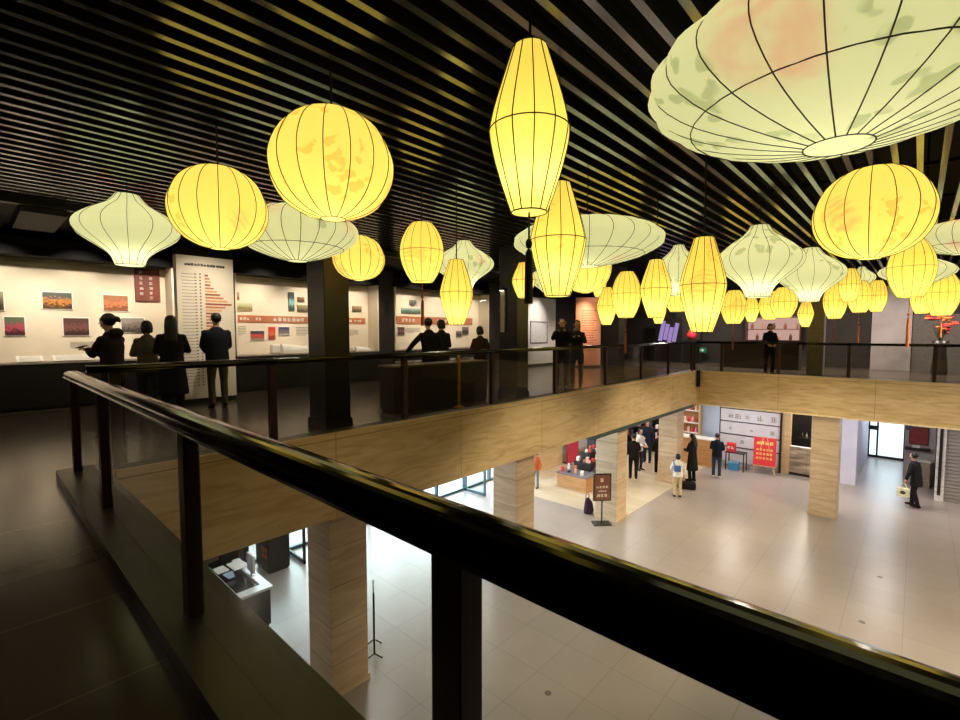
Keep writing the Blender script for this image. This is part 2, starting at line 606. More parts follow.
# dark lower ceiling over the exhibits
b = B(); b.box(-13.0, -9.6, -5, 24.2, 3.32, 3.5); struct(b.make('ceiling_left', BLACK))
b = B(); b.box(-9.6, -9.5, -5, 24.2, 3.28, 3.7); struct(b.make('trim_6', BLACKCOL))
b = B(); b.box(-11.3, -9.62, .62, 1.15, 3.2, 3.319); struct(b.make('trim_7', plain('dark_grey_duct', (50, 44, 42), 0.7)))

# columns: black above, stone below
COLY = [3.62, 8.2, 13.0, 17.8]
for i, y in enumerate([-1.0] + COLY):
    b = B(); b.rbox(-7.15, -6.45, y, y + .66, ZL, -1.05, 0.012)
    b.box(-7.17, -6.43, y - .02, y + .68, ZL, ZL + .09)
    struct(b.make('column', STONE_COL))
    if i < 4:
        b = B(); b.rbox(-6.98, -6.47, y, y + .42, 0.0, 4.39, 0.012)
        b.box(-7.0, -6.45, y - .02, y + .44, 0, .12)
        struct(b.make('column_upper', BLACKCOL))
b = B(); b.rbox(-2.34, -1.64, 17.75, 18.42, ZL, -1.05, 0.012); b.box(-2.36, -1.62, 17.73, 18.44, ZL, ZL + .09)
struct(b.make('column', STONE_COL))
b = B(); b.rbox(2.2, 2.9, 17.75, 18.42, ZL, -1.05, 0.012); struct(b.make('column', STONE_COL))
b = B(); b.rbox(-2.75, -2.3, 19.2, 19.62, 0, 4.39, 0.012); struct(b.make('column_upper', plain('grey_column', (112, 104, 104), 0.5)))


# ------------------------------------------------------------------ balustrades
def handrail_profile(along, c, z0, a0, a1):
    """rounded wooden rail along x or y"""
    prof = [(-.072, .0), (-.074, .012), (-.070, .020), (-.060, .026)] + [(-.068 * math.cos(PI * k / 14), .034 + .042 * math.sin(PI * k / 14) ** .9) for k in range(15)] + [(.060, .026), (.070, .020), (.074, .012), (.072, .0)]
    bb = B()
    rings = []
    for a in (a0, a1):
        rings.append([bb.bm.verts.new((a, c + u, z0 + v) if along == 'x' else (c + u, a, z0 + v)) for u, v in prof])
    n = len(prof)
    for i in range(n):
        bb._face([rings[0][i], rings[0][(i + 1) % n], rings[1][(i + 1) % n], rings[1][i]])
    bb._face(rings[0]); bb._face(rings[1])
    return bb


def balustrade(label, along, c, a0, a1, posts, kerb, rail=None, zr=0.98):
    t = thing('balustrade', label, 'railing', (a0, c, 0) if along == 'x' else (c, a0, 0), 0, 'glass balustrades round the opening')
    off = Vector(t.location)

    def put(bb, name, mat, smooth=False):
        for v in bb.bm.verts:
            v.co -= off
        o = bb.make(name, mat, t, smooth=smooth)
        return o
    put(handrail_profile(along, c, zr, *(rail or (a0 - .068, a1))), 'handrail', RAIL)
    for p in posts:
        bb = B()
        if along == 'x':
            bb.rbox(p - .045, p + .045, c - .035, c + .035, 0.088, zr + .003, 0.004)
        else:
            bb.rbox(c - .035, c + .035, p - .045, p + .045, 0.088, zr + .003, 0.004)
        put(bb, 'post', POST)
    for p, q in zip(posts, posts[1:]):
        bb = B()
        if along == 'x':
            bb.box(p + .05, q - .05, c - .005, c + .005, 0.092, zr)
        else:
            bb.box(c - .005, c + .005, p + .05, q - .05, 0.092, zr)
        put(bb, 'glass_panel', GLASS)
    bb = B()
    if along == 'x':
        bb.box(a0 - .17, a1, kerb[0], kerb[1], 0.0, 0.088)
    else:
        bb.box(kerb[0], kerb[1], a0, a1 + (.0), 0.0, 0.088)
    put(bb, 'kerb', KERB)
    return t


RAILX, RAILB, RAILN = -5.92, 17.82, 0.70
balustrade('dark wooden handrail on glass panels and brown posts right in front of the camera', 'x', RAILN, RAILX - .1, 7.0,
           [RAILX - .1, -4.6, -2.54, -0.715, 1.05, 2.8, 4.55, 6.3], (0.55, NY), None, 0.996)
balustrade('long glass railing with dark rail along the left gallery by the exhibits', 'y', RAILX, NY + .002, BY + .06,
           [1.0, 2.58, 4.66, 6.75, 8.88, 11.2, 13.35, 15.4, 17.55], (-6.0, AX - .061), (RAILN + .076, RAILB - .076), 1.05)
balustrade('glass railing with dark rail across the far gallery above the stone fascia', 'x', RAILB, RAILX, 7.0,
           [RAILX, -5.0, -3.3, -1.5, 0.35, 2.2, 4.0, 5.8], (BY + .061, 17.92), None, 1.05)

b = B(); b.rbox(-.05, .05, -.05, .05, 0, .58, .01); b.mi = 1; b.box(-.04, .04, -.055, -.05, .04, .5)
o = b.make('wall_speaker', [BLACK, CASEBLACK], None, (AX + .06, BY - .055, -.49))
tag(o, 'narrow black box fixed to the inner corner of the stone fascia', 'speaker')

# ------------------------------------------------------------------ lanterns
PROF = {
    'round': [(.14, 0), (.5, .06), (.8, .2), (.96, .38), (1, .52), (.95, .68), (.78, .84), (.5, .95), (.2, 1)],
    'olive': [(.42, 0), (.62, .15), (.85, .33), (.97, .45), (1, .5), (.97, .57), (.85, .7), (.65, .86), (.45, 1)],
    'barrel': [(.45, 0), (.7, .12), (.92, .3), (1, .48), (.95, .65), (.75, .85), (.5, 1)],
    'onion': [(.22, 0), (.27, .05), (.40, .14), (.66, .24), (.91, .36), (1, .47), (.93, .58), (.71, .69), (.48, .79), (.34, .89), (.28, 1)],
    'disc': [(.2, 0), (.48, .06), (.79, .19), (.95, .33), (1, .46), (.95, .60), (.75, .77), (.45, .91), (.17, 1)],
}


def smooth_prof(pts, n):
    P = [pts[0]] + list(pts) + [pts[-1]]
    out = []
    seg = len(pts) - 1
    for i in range(n + 1):
        t = i / n * seg
        k = min(int(t), seg - 1)
        f = t - k
        q = []
        for d in (0, 1):
            p0, p1, p2, p3 = (P[k + j][d] for j in range(4))
            q.append(0.5 * (2 * p1 + (p2 - p0) * f + (2 * p0 - 5 * p1 + 4 * p2 - p3) * f * f + (3 * p1 - p0 - 3 * p2 + p3) * f ** 3))
        out.append((max(q[0], .02), min(max(q[1], 0), 1)))
    return out


NL = 0


def lantern(kind, C, R, h, mat, label, group, big, tassel=0.0, power=1.0):
    global NL
    NL += 1
    t = thing('hanging_lantern', label, 'lantern', (C[0], C[1], C[2] - h / 2), R_.random() * 0.4, group)
    nr = {'round': 16, 'olive': 12, 'barrel': 14, 'onion': 14, 'disc': 22}[kind]
    rings = 20 if big else 12
    sub = 4 if big else 2
    prof = [(r * R, (1 - z) * h) for r, z in smooth_prof(PROF[kind], rings)]
    bb = B()
    vr = []
    n = nr * sub
    for r, z in prof:
        row = []
        for k in range(n):
            f = (k % sub) / sub
            e = PI / nr
            ch = math.cos(e) / math.cos(e * (2 * f - 1))
            rr = r * (1 + 0.7 * (ch - 1))
            if kind == 'disc':
                rr = r * (1 + 0.045 * math.sin(PI * f))
            a = 2 * PI * k / n
            row.append(bb.bm.verts.new((rr * math.cos(a), rr * math.sin(a), z)))
        vr.append(row)
    for a, c in zip(vr, vr[1:]):
        for k in range(n):
            bb._face([a[k], a[(k + 1) % n], c[(k + 1) % n], c[k]])
    bb._face(vr[0]); bb._face(vr[-1][::-1])
    sh = bb.make('shade', mat, t, smooth=True)
    sh.data.polygons[-1].use_smooth = False
    sh.data.polygons[-2].use_smooth = False
    w = 0.0034 if big else 0.004
    if kind == 'disc' and big:
        w = 0.0038
    if big:
        rb = B()
        rb.tube([(r + .002, 0, z) for r, z in prof], w, 6)
        rme = rb.mesh('rib')
        rme.materials.append(RIB)
        for k in range(nr):
            o = bpy.data.objects.new('rib', rme)
            col.objects.link(o)
            o.parent = t
            o.rotation_euler.z = 2 * PI * k / nr
    else:
        rb = B()
        for k in range(nr):
            a = 2 * PI * k / nr
            rb.tube([((r + .002) * math.cos(a), (r + .002) * math.sin(a), z) for r, z in prof], w, 4)
        rb.make('wire_frame', RIB, t)

    def ring(r, z, name, wr):
        q = B()
        m_, n_ = 32, 6
        vv = [[q.bm.verts.new(((r + wr * math.cos(2 * PI * j / n_)) * math.cos(2 * PI * i / m_), (r + wr * math.cos(2 * PI * j / n_)) * math.sin(2 * PI * i / m_), z + wr * math.sin(2 * PI * j / n_))) for j in range(n_)] for i in range(m_)]
        for i in range(m_):
            for j in range(n_):
                q._face([vv[i][j], vv[(i + 1) % m_][j], vv[(i + 1) % m_][(j + 1) % n_], vv[i][(j + 1) % n_]])
        q.make(name, RIB, t, smooth=True)
    ring(prof[-1][0], prof[-1][1], 'bottom_ring', w * 1.2)
    ring(prof[0][0], prof[0][1], 'top_ring', w * 1.2)
    if kind in ('olive', 'barrel', 'disc'):
        i = int(len(prof) * (0.72 if kind == 'disc' else 0.5))
        ring(prof[i][0] * (1.04 if kind == 'disc' else 1) + .003, prof[i][1], 'middle_ring', w)
    cl = B()
    cl.tube([(0, 0, h + .0), (0, 0, ZC - t.location.z + .04)], 0.009, 6)
    cl.make('cord', CORD, t)
    if tassel:
        tb = B()
        tb.tube([(0, 0, 0), (0, 0, -.3 * tassel)], .006, 6)
        tb.ball((0, 0, -.34 * tassel), (.02, .02, .03), 10, 6)
        tb.lathe([(.009, -.40 * tassel), (.019, -.44 * tassel), (.022, -.5 * tassel), (.025, -1.0 * tassel), (.02, -1.0 * tassel)], 12)
        tb.make('tassel', CORD if h > .9 and kind == 'olive' else TASSEL, t)  # tall slim lantern's tassel coloured black to paint its backlit silhouette
    ld = bpy.data.lights.new('bulb', 'POINT')
    ld.energy = power * 4 * PI * (R * R * 0.5 + h * h * .12)
    ld.shadow_soft_size = 0.06
    ld.color = (1, .97, .9) if mat is not WHT else (1, .97, .88)
    lo = bpy.data.objects.new('bulb', ld)
    col.objects.link(lo)
    lo.parent = t
    lo.location = (0, 0, h * (0.5 if kind == 'disc' else 0.23))
    return t


GY, GO, GW, GF = 'round yellow lanterns', 'long yellow lanterns', 'pale green bell lanterns', 'pale green flat lanterns'
GB = 'barrel shaped yellow lanterns'
LAN = [
    ('round', (-3.278, 1.922, 2.695), .45, .79, 'large round yellow lantern hanging highest left of the centre', 1, 0),
    ('round', (-4.98, 1.707, 2.637), .432, .77, 'round yellow lantern beside the pale bell lantern at far left', 1, 0),
    ('round', (-6.0, 3.92, 2.52), .37, .64, 'small round yellow lantern under the flat pale lantern, near the black column', 0, 0),
    ('round', (-0.362, 5.670, 2.535), .45, .82, 'large orange-yellow round lantern below the biggest flat lantern at right', 1, 0),
    ('round', (-4.391, 7.522, 2.623), .45, .95, 'round yellow lantern half hidden under the flat pale lantern at centre', 0, 0),
    ('barrel', (-5.214, 4.441, 2.570), .31, .82, 'short yellow barrel lantern left of the slim one by the bell lantern', 1, .62),
    ('barrel', (-4.831, 10.050, 2.277), .31, 1.02, 'round topped yellow lantern right of the small slim one at centre', 0, .8),
    ('barrel', (-3.707, 14.135, 2.119), .31, .90, 'small yellow barrel lantern below and left of the large pale bell lantern', 0, .7),
    ('barrel', (-2.633, 14.584, 2.216), .31, .79, 'wide little yellow lantern under the right edge of the pale bell lantern', 0, 0),
    ('barrel', (-1.934, 18.229, 2.397), .31, 1.08, 'yellow barrel lantern in front of the grey upper column at right', 0, .8),
    ('barrel', (-1.284, 14.6, 2.58), .22, .80, 'orange-topped yellow lantern just under the big round lantern at right', 0, 0),
    ('barrel', (-1.18, 16.0, 2.37), .27, .82, 'low yellow lantern tucked under the small pale bell lantern at right', 0, .8),
    ('barrel', (-0.86, 16.5, 2.40), .225, .83, 'yellow lantern in front of the light grey wall panel at right', 0, 0),
    ('barrel', (-0.134, 10.386, 2.469), .31, .92, 'large yellow barrel lantern below the orange-yellow round lantern', 1, .8),
    ('barrel', (0.358, 15.136, 2.317), .31, .99, 'yellow barrel lantern at the right edge above the red flowers', 0, .5),
    ('barrel', (0.03, 17.0, 2.38), .25, .91, 'yellow lantern overlapped by two barrel lanterns near the right edge', 0, 0),
    ('barrel', (-3.4, 16.8, 2.26), .29, .87, 'little yellow lantern hanging behind the lower neck of the large bell lantern', 0, 0),
    ('barrel', (-4.436, 12.013, 2.359), .31, .81, 'yellow lantern peeping out left of the tall deep yellow lantern', 0, 0),
    ('olive', (-1.668, 2.222, 2.588), .225, .91, 'tallest slim yellow lantern at the top centre with a hanging tassel', 1, .52),
    ('olive', (-2.226, 3.366, 2.208), .225, .92, 'slim yellow lantern just behind and below the tallest one', 1, 0),
    ('olive', (-4.662, 4.580, 1.987), .225, .88, 'slim yellow lantern in front of the pale bell lantern by the exhibits', 1, 0),
    ('olive', (-5.45, 7.1, 2.41), .215, .65, 'small yellow lantern left of the slim pair, by the black column', 0, 0),
    ('olive', (-1.698, 5.315, 1.944), .225, .99, 'deep yellow slim lantern hanging lowest, above the fascia corner', 1, 0),
    ('olive', (-2.913, 7.026, 2.091), .225, .86, 'mid sized slim yellow lantern left of the deep yellow one', 1, 0),
    ('olive', (-5.362, 10.167, 2.049), .225, .87, 'small slim yellow lantern in front of the salmon panel', 0, 0),
    ('olive', (-5.6, 13.75, 2.14), .22, .90, 'tiny slim yellow lantern beneath the mid sized slim one', 0, 0),
    ('olive', (-3.966, 17.1, 2.19), .22, .84, 'tiny slim yellow lantern directly below the large bell lantern', 0, 0),
    ('olive', (-2.55, 17.35, 2.01), .215, .81, 'tiny slim yellow lantern hanging lowest, left of the grey upper column', 0, 0),
    ('olive', (-5.87, 10.7, 2.66), .18, .70, 'small yellow lantern below the hidden round lantern at centre', 0, 0),
    ('onion', (-7.746, 1.534, 2.795), .60, .92, 'pale green bell lantern at far left above the photo wall', 1, 0),
    ('onion', (-6.747, 6.841, 2.782), .60, .95, 'pale green bell lantern behind the slim yellow one by the exhibits', 1, 0),
    ('onion', (-3.71, 10.06, 2.72), .45, 1.03, 'pale bell lantern hidden behind the deep yellow slim lantern', 0, 0),
    ('onion', (-1.846, 8.285, 2.523), .60, 1.08, 'large pale green bell lantern right of the deep yellow lantern', 1, 0),
    ('onion', (-1.648, 11.523, 2.590), .60, 1.06, 'pale bell lantern overlapping the right side of the large bell lantern', 1, 0),
    ('onion', (-1.27, 17.45, 2.98), .33, .66, 'smallest pale bell lantern among the yellow ones at right', 0, 0),
    ('onion', (-0.083, 12.750, 2.623), .60, .70, 'pale bell lantern behind the large barrel lantern at right', 0, 0),
    ('onion', (-6.3, 9.26, 2.66), .53, .77, 'pale bell lantern behind the slim pair near the black column', 0, 0),
    ('disc', (-5.62, 2.80, 2.64), .70, .65, 'flat pale green lantern between two round yellow lanterns at left', 1, 0),
    ('disc', (-3.340, 5.751, 2.645), .95, .62, 'wide flat pale lantern behind the slim pair at centre', 1, 0),
    ('disc', (0.45, 11.3, 3.02), .68, .55, 'flat pale lantern at the right edge behind the orange-yellow round one', 0, 0),
    ('disc', (-0.367, 3.287, 2.842), .95, .75, 'biggest flat pale lantern with printed leaves at the top right', 1, 0),
]
for kind, C, R, h, lab, big, ta in LAN:
    if kind in ('onion', 'disc'):
        lantern(kind, C, R, h, WHT, lab, GW if kind == 'onion' else GF, big, ta, 1.0 if kind == 'onion' else .62)
    else:
        lantern(kind, C, R, h, YEL if kind == 'round' else YELS, lab, {'round': GY, 'olive': GO, 'barrel': GB}[kind], big, ta, 1.45)
# ------------------------------------------------------------------ exhibits on the left gallery
XF, XB = -11.9, -12.4


def display_case(label, y0, y1, wide_end=True):
    t = thing('display_case', label, 'display case', (XF, y0, 0), 0, 'wall display cases of the exhibition')
    n = y1 - y0
    b = B(); b.box(-.68, 0, 0, n, .06, .86); b.box(-.68, -.05, 0, n, 0, .06); b.make('base_cabinet', CASEBLACK, t)
    b = B(); b.box(-.68, .015, 0, n, .86, .89); b.make('ledge', plain('ledge_grey', (150, 140, 126), .5), t)
    b = B(); b.box(-.55, -.5, .04, n - .04, .89, 2.84); b.make('back_panel', CREAM, t)
    b = B(); b.box(-.68, .03, 0, n, 2.84, 3.02); b.make('top_panel', BLACK, t)
    for a in (0, n - .04):
        b = B(); b.box(-.5, 0, a, a + .04, .89, 2.84); b.make('end_panel', CREAM, t)
    b = B(); b.box(-.012, -.004, .04, n - .04, .89, 2.84); b.make('glass_front', GLASS_CASE, t)
    q = max(1, int(n / 2.2))
    for k in range(1, q + 1):
        if k < q:
            b = B(); b.box(-.016, .002, n * k / q - .006, n * k / q + .006, .89, 2.84); b.make('glass_joint', STEEL, t)
    return t


display_case('long lit display case with night photos behind the woman looking at her phone', -3.4, 3.12)
display_case('lit display case with an orange band behind the standing man', 4.37, 8.43)
display_case('lit display case with an orange band behind the people leaning together', 9.02, 13.4)

# dark dividers between the cases
for y0, y1 in ((3.13, 4.36), (8.44, 9.01), (13.42, 14.6)):
    b = B(); b.box(-12.99, -11.95, y0, y1, 0, 3.3); struct(b.make('wall_divider', DARKWALL))


def wall_pic(name, label, cat, box, mat, group=None, X=XB, t=.03, border=None):
    """something flat mounted on the back panel of a case: photo print, text sheet, poster"""
    x0, x1, y0, y1 = box
    a, c = on_x(x0, y0, X), on_x(x1, y1, X)
    w, h = c.y - a.y, a.z - c.z
    bb = B()
    if border:
        bb.box(0, t * .6, -border, w + border, -border, h + border)
        bb.mi = 1
    bb.box(0, t, 0, w, 0, h)
    o = bb.make(name, [PAPER, mat] if border else mat, None, (X + .002, a.y, c.z))
    return tag(o, label, cat, group)


# night photographs in the first case
PH = 'mounted exhibition photographs'
wall_pic('photo_print', 'photo of an orange lit roofline under a grey-blue sky, upper left', 'photo', (42, 72, 292, 309), mat_photo('photo_a', (84, 92, 92), (196, 128, 66), (66, 56, 48), 1), PH, border=.02)
wall_pic('photo_print', 'warm orange photo of a lit building, upper row beside the red banner', 'photo', (103, 128, 295, 311), mat_photo('photo_b', (160, 108, 72), (196, 122, 80), (150, 90, 60), 2), PH, border=.02)
wall_pic('photo_print', 'dark plum photo with light dots, lower row left of the phone woman', 'photo', (63, 89, 318, 335), mat_photo('photo_c', (96, 66, 62), (128, 84, 78), (62, 44, 42), 3, 14), PH, border=.02)
wall_pic('photo_print', 'grey photo of a crowd, lower row right of the phone woman', 'photo', (121, 144, 318, 332), mat_photo('photo_d', (150, 142, 134), (120, 108, 102), (70, 62, 60), 4, 16), PH, border=.02)
wall_pic('photo_print', 'pink and green festive photo at the left picture edge, lower row', 'photo', (4, 25, 317, 335), mat_photo('photo_e', (92, 110, 84), (168, 74, 90), (70, 40, 50), 5), PH, border=.02)
wall_pic('photo_print', 'photo cut off by the left picture edge, upper row', 'photo', (-14, 4, 291, 310), mat_photo('photo_f', (150, 140, 110), (110, 100, 84), (60, 52, 46), 6), PH, border=.02)
# red banner with two columns of brush strokes
a, c = on_x(134, 268, XB), on_x(160, 302, XB)
ban = thing('red_banner', 'terracotta red wall banner with two columns of white characters', 'banner', (XB, a.y, c.z))
w, h = c.y - a.y, a.z - c.z
b = B(); b.box(.001, .04, 0, w, 0, h); b.make('board', plain('terracotta_banner', (116, 54, 42), .6, 0, .05, 3), ban)
b = B()
fr = lambda u, v, d: Vector((.04 + d, u, v))
for k in range(5):
    strokes(b, fr, w * .16, h * (.82 - .16 * k), h * .105, 40 + k, .09)
for k in range(5):
    strokes(b, fr, w * .56, h * (.66 - .15 * k), h * .10, 60 + k, .09)
b.make('lettering', LETTER_W, ban)
# documents lying open on the case floor
for i, (y0, y1, lab) in enumerate(((.62, .98, 'short open document lying in the left case'), (1.12, 1.72, 'long open document lying in the case under the plum photo'))):
    t = thing('open_document', lab, 'document', (-12.12, y0, .905), 0, 'documents lying in the first case')
    b = B(); b.box(-.1, .12, 0, y1 - y0, .0, .012, Matrix.Rotation(0.45, 4, 'Y') @ Matrix.Translation((0, 0, .05))); b.make('pages', PAPER, t)
    b = B()
    for k in range(4):
        b.box(-.07 + .045 * k, -.06 + .045 * k, .04, y1 - y0 - .04, .013, .0145, Matrix.Rotation(0.45, 4, 'Y') @ Matrix.Translation((0, 0, .05)))
    b.make('print', GREYPRINT, t)
    b = B(); b.prism([(-.11, 0), (.1, 0), (-.11, .09)], 0, .01)
    for v in b.bm.verts:
        v.co = Vector((v.co.x, .02 + v.co.z * (y1 - y0 - .04) / .01, v.co.y))
    b.make('stand', CREAM, t)


def band(label, x0, x1, y0, y1, words):
    a, c = on_x(x0, y0, XB), on_x(x1, y1, XB)
    w, h = c.y - a.y, a.z - c.z
    t = thing('heading_band', label, 'sign band', (XB, a.y, c.z), 0, None)
    b = B(); b.box(.001, .02, 0, w, 0, h); b.make('board', BAND, t)
    f = lambda u, v, d: Vector((.02 + d, u, v))
    sd = 100
    for (u, n, s) in words:
        b = B()
        for k in range(n):
            strokes(b, f, w * u + k * s * h * 1.15, h * (.5 - s / 2), s * h, sd + int(a.y * 10), .15)
            sd += 1
        b.make('lettering', LETTER_W, t)


band('terracotta heading band with white characters across the second case', 233, 365, 315, 324, ((.04, 3, .4), (.14, 2, .4), (.26, 7, .62), (.42, 4, .3), (.72, 6, .5), (.90, 3, .4)))
band('terracotta heading band behind the people leaning together', 396, 472, 316, 325, ((.06, 4, .5), (.5, 4, .4)))
P2 = 'prints mounted in the second case'
wall_pic('photo_print', 'colour photo of a red and white group under the orange band', 'photo', (250, 264, 331, 340), mat_photo('photo_g', (70, 60, 80), (210, 90, 80), (180, 170, 160), 7, 14), P2, border=.015)
wall_pic('photo_print', 'narrow red print between two photos under the orange band', 'photo', (268, 275, 327, 339), mat_photo('photo_h', (200, 70, 50), (226, 110, 80), (160, 60, 50), 8), P2)
wall_pic('photo_print', 'blue group photo right of the narrow red print', 'photo', (278, 289, 327, 335), mat_photo('photo_i', (70, 76, 110), (120, 110, 120), (200, 190, 180), 9, 14), P2, border=.015)
wall_pic('poster', 'tall dark teal poster above the orange band', 'poster', (288, 294, 292, 311), mat_photo('photo_j', (40, 60, 62), (140, 190, 190), (50, 60, 56), 10), P2)
wall_pic('photo_print', 'small brown photo right of the teal poster, upper', 'photo', (297, 304, 297, 302), mat_photo('photo_k', (140, 100, 70), (120, 84, 60), (90, 70, 56), 11), P2)
wall_pic('photo_print', 'olive photo right of the teal poster, just above the band', 'photo', (297, 308, 305, 312), mat_photo('photo_l', (150, 140, 100), (120, 112, 80), (90, 84, 66), 12), P2)
wall_pic('photo_print', 'pale green and tan photo at the left end above the band', 'photo', (236, 252, 303, 311), mat_photo('photo_m', (190, 190, 150), (150, 140, 90), (170, 150, 110), 13, 14), P2)
wall_pic('photo_print', 'small brown photo beside the tall chart panel', 'photo', (233, 239, 292, 300), mat_photo('photo_n', (170, 150, 120), (150, 120, 90), (120, 100, 80), 14), P2)
wall_pic('photo_print', 'small photo above the band, right of the black column', 'photo', (352, 361, 306, 312), mat_photo('photo_o', (150, 130, 104), (110, 90, 72), (90, 76, 64), 15), P2)
P3 = 'prints mounted in the third case'
wall_pic('photo_print', 'greenish photo at the top of the third case', 'photo', (409, 416, 300, 306), mat_photo('photo_p', (120, 130, 110), (90, 96, 84), (70, 70, 66), 16), P3)
wall_pic('photo_print', 'wide teal photo just above the band in the third case', 'photo', (401, 420, 308, 314), mat_photo('photo_q', (150, 160, 150), (70, 120, 110), (110, 110, 100), 17), P3)
wall_pic('photo_print', 'dark portrait at the left end of the third case', 'photo', (397, 404, 327, 335), mat_photo('photo_r', (90, 70, 66), (120, 90, 84), (80, 66, 60), 18), P3, border=.015)
wall_pic('photo_print', 'round looking dark print right of the slim yellow lantern', 'photo', (462, 468, 327, 335), mat_photo('photo_s', (120, 110, 104), (60, 50, 48), (120, 110, 100), 19), P3)
wall_pic('photo_print', 'dark print beside the head of the child', 'photo', (456, 461, 331, 337), mat_photo('photo_t', (120, 110, 104), (50, 44, 42), (120, 110, 100), 20), P3)
# blocks of small grey text printed on the panels
for i, (x0, x1, y0, y1, lab) in enumerate(((296, 312, 327, 336, 'block of small grey text right of the blue group photo'), (236, 246, 326, 336, 'block of small grey text beside the man'), (345, 358, 330, 336, 'block of small grey text right of the black column'), (405, 420, 328, 333, 'block of small grey text in the third case'), (70, 95, 342, 348, 'lines of small grey text under the plum photo'))):
    a, c = on_x(x0, y0, XB), on_x(x1, y1, XB)
    w, h = c.y - a.y, a.z - c.z
    b = B()
    for k in range(6):
        b.box(.001, .004, 0, w * (1 if k < 5 else .6), h * (1 - (k + .5) / 6), h * (1 - (k + .1) / 6))
    tag(b.make('text_block', GREYPRINT, None, (XB, a.y, c.z)), lab, 'text panel', 'grey text blocks on the exhibit panels')


# white sculpted book on its stand in the second case, and a second one past the column
def model_book(label, y, s):
    t = thing('book_model', label, 'model', (-12.12, y, .892), 0, 'white book shaped models')
    b = B()
    pts = []
    for k in range(9):
        u = k / 8
        pts.append((-.16 + .32 * u, .06 + .10 * math.sin(u * PI) ** .6))
    poly = [(-.16, 0)] + pts + [(.16, 0)]
    b.prism(poly, 0, 1)
    for v in b.bm.verts:
        v.co = Vector((v.co.x * .8, v.co.z * .9 * s, v.co.y * (1.6 if v.co.z < .5 else 1.0) * s))
    b.make('pages', PAPER, t)
    b = B(); b.box(-.15, .15, -.03, .93 * s, 0, .02); b.make('stand', CREAM, t)
    b = B(); b.rbox(-.14, .1, -.26 * s, -.06 * s, 0, .24 * s, .04); b.make('cover', PAPER, t)


model_book('white sculpted book in the second case right of the man', 5.55, 1.0)
model_book('white sculpted mound in the second case right of the black column', 7.72, .55)

# tall chart panel
cp = thing('chart_panel', 'tall white panel with a chart of brown bars behind the man', 'panel', (-10.72, 2.86, 0))
b = B(); b.box(-.2, 0, 0, 1.05, .1, 2.97); b.make('board', CREAM, cp)
b = B(); b.box(-.18, -.02, .04, 1.01, 0, .1); b.make('plinth', CASEBLACK, cp)
b = B()
f = lambda u, v, d: Vector((d, u, v))
for k in range(13):
    strokes(b, f, .14 + .058 * k, 2.77, .055, 200 + k, .2)
b.make('title_lettering', LETTER, cp)
R2 = random.Random(3)
lens = [.06, .09, .12, .10, .16, .22, .28, .34, .42, .50, .38, .30, .26, .20, .18, .16, .13, .12, .10, .09, .08, .07, .07, .06, .06, .05]
for k, l in enumerate(lens):
    z = 2.58 - .064 * k
    b = B(); b.box(.001, .007, .50, .50 + l, z, z + .034)
    b.make('chart_bar', plain('bar_' + ('dark' if k % 3 == 0 else 'mid' if k % 3 == 1 else 'light'), ((150, 78, 54), (196, 120, 72), (220, 158, 104))[k % 3], .6), cp)
b = B()
for k in range(36):
    z = 2.6 - .064 * k
    b.box(.001, .004, .08, .30, z, z + .008)
    b.box(.001, .004, .31, .35, z, z + .022)
    b.box(.001, .005, .40, .43, z, z + .030)
b.make('row_labels', plain('row_print', (110, 100, 96), .7), cp)


# small spotlights over the cases
def spot(label, y, aim_y, power, lit=False):
    t = thing('track_spotlight', label, 'spotlight', (-10.9, y, 3.32), 0, 'small black spotlights over the cases')
    b = B(); b.tube([(0, 0, 0), (0, 0, -.07)], .012, 8); b.box(-.03, .03, -.06, .06, -.012, 0); b.make('mount', CASEBLACK, t)
    d = Vector((-1.5, aim_y - y, -1.45)).normalized()
    p = Vector((0, 0, -.1))
    b = B(); b.tube([p - d * .07, p + d * .02, p + d * .08], [.028, .036, .04], 12); b.make('lamp_head', CASEBLACK, t)
    b = B(); b.tube([p + d * .0805, p + d * .0835], [.03, .03], 12); b.make('lens', LAMPSPOT, t)
    ld = bpy.data.lights.new('spot', 'SPOT')
    ld.energy = power; ld.spot_size = math.radians(74); ld.spot_blend = 1.0; ld.shadow_soft_size = .03
    ld.color = (1, .86, .68)
    o = bpy.data.objects.new('spot', ld); col.objects.link(o); o.parent = t
    o.location = p + d * .1
    o.rotation_euler = d.to_track_quat('-Z', 'Y').to_euler()


SPP = 230
for y, ay, lab in ((-1.2, -1.2, 'spotlight outside the left picture edge'), (.45, .45, 'spotlight above the photo at the left picture edge'), (1.55, 1.55, 'spotlight above the plum photo'), (2.75, 2.75, 'spotlight above the red banner'),
                   (5.0, 5.0, 'spotlight left over the second case'), (6.4, 6.4, 'spotlight over the teal poster'), (7.8, 7.8, 'spotlight right of the black column'),
                   (9.8, 9.8, 'spotlight left over the third case'), (11.2, 11.2, 'spotlight over the middle of the third case'), (12.7, 12.7, 'spotlight right over the third case')):
    spot(lab, y, ay, SPP)
# one more lights the chart panel
ld = bpy.data.lights.new('chart_spot', 'SPOT'); ld.energy = 190; ld.spot_size = math.radians(70); ld.spot_blend = 1; ld.shadow_soft_size = .03; ld.color = (1, .88, .72)
o = bpy.data.objects.new('chart_spot', ld); col.objects.link(o); o.location = (-9.0, 3.3, 3.2)
o.rotation_euler = Vector((-1.7, .05, -1.3)).to_track_quat('-Z', 'Y').to_euler()

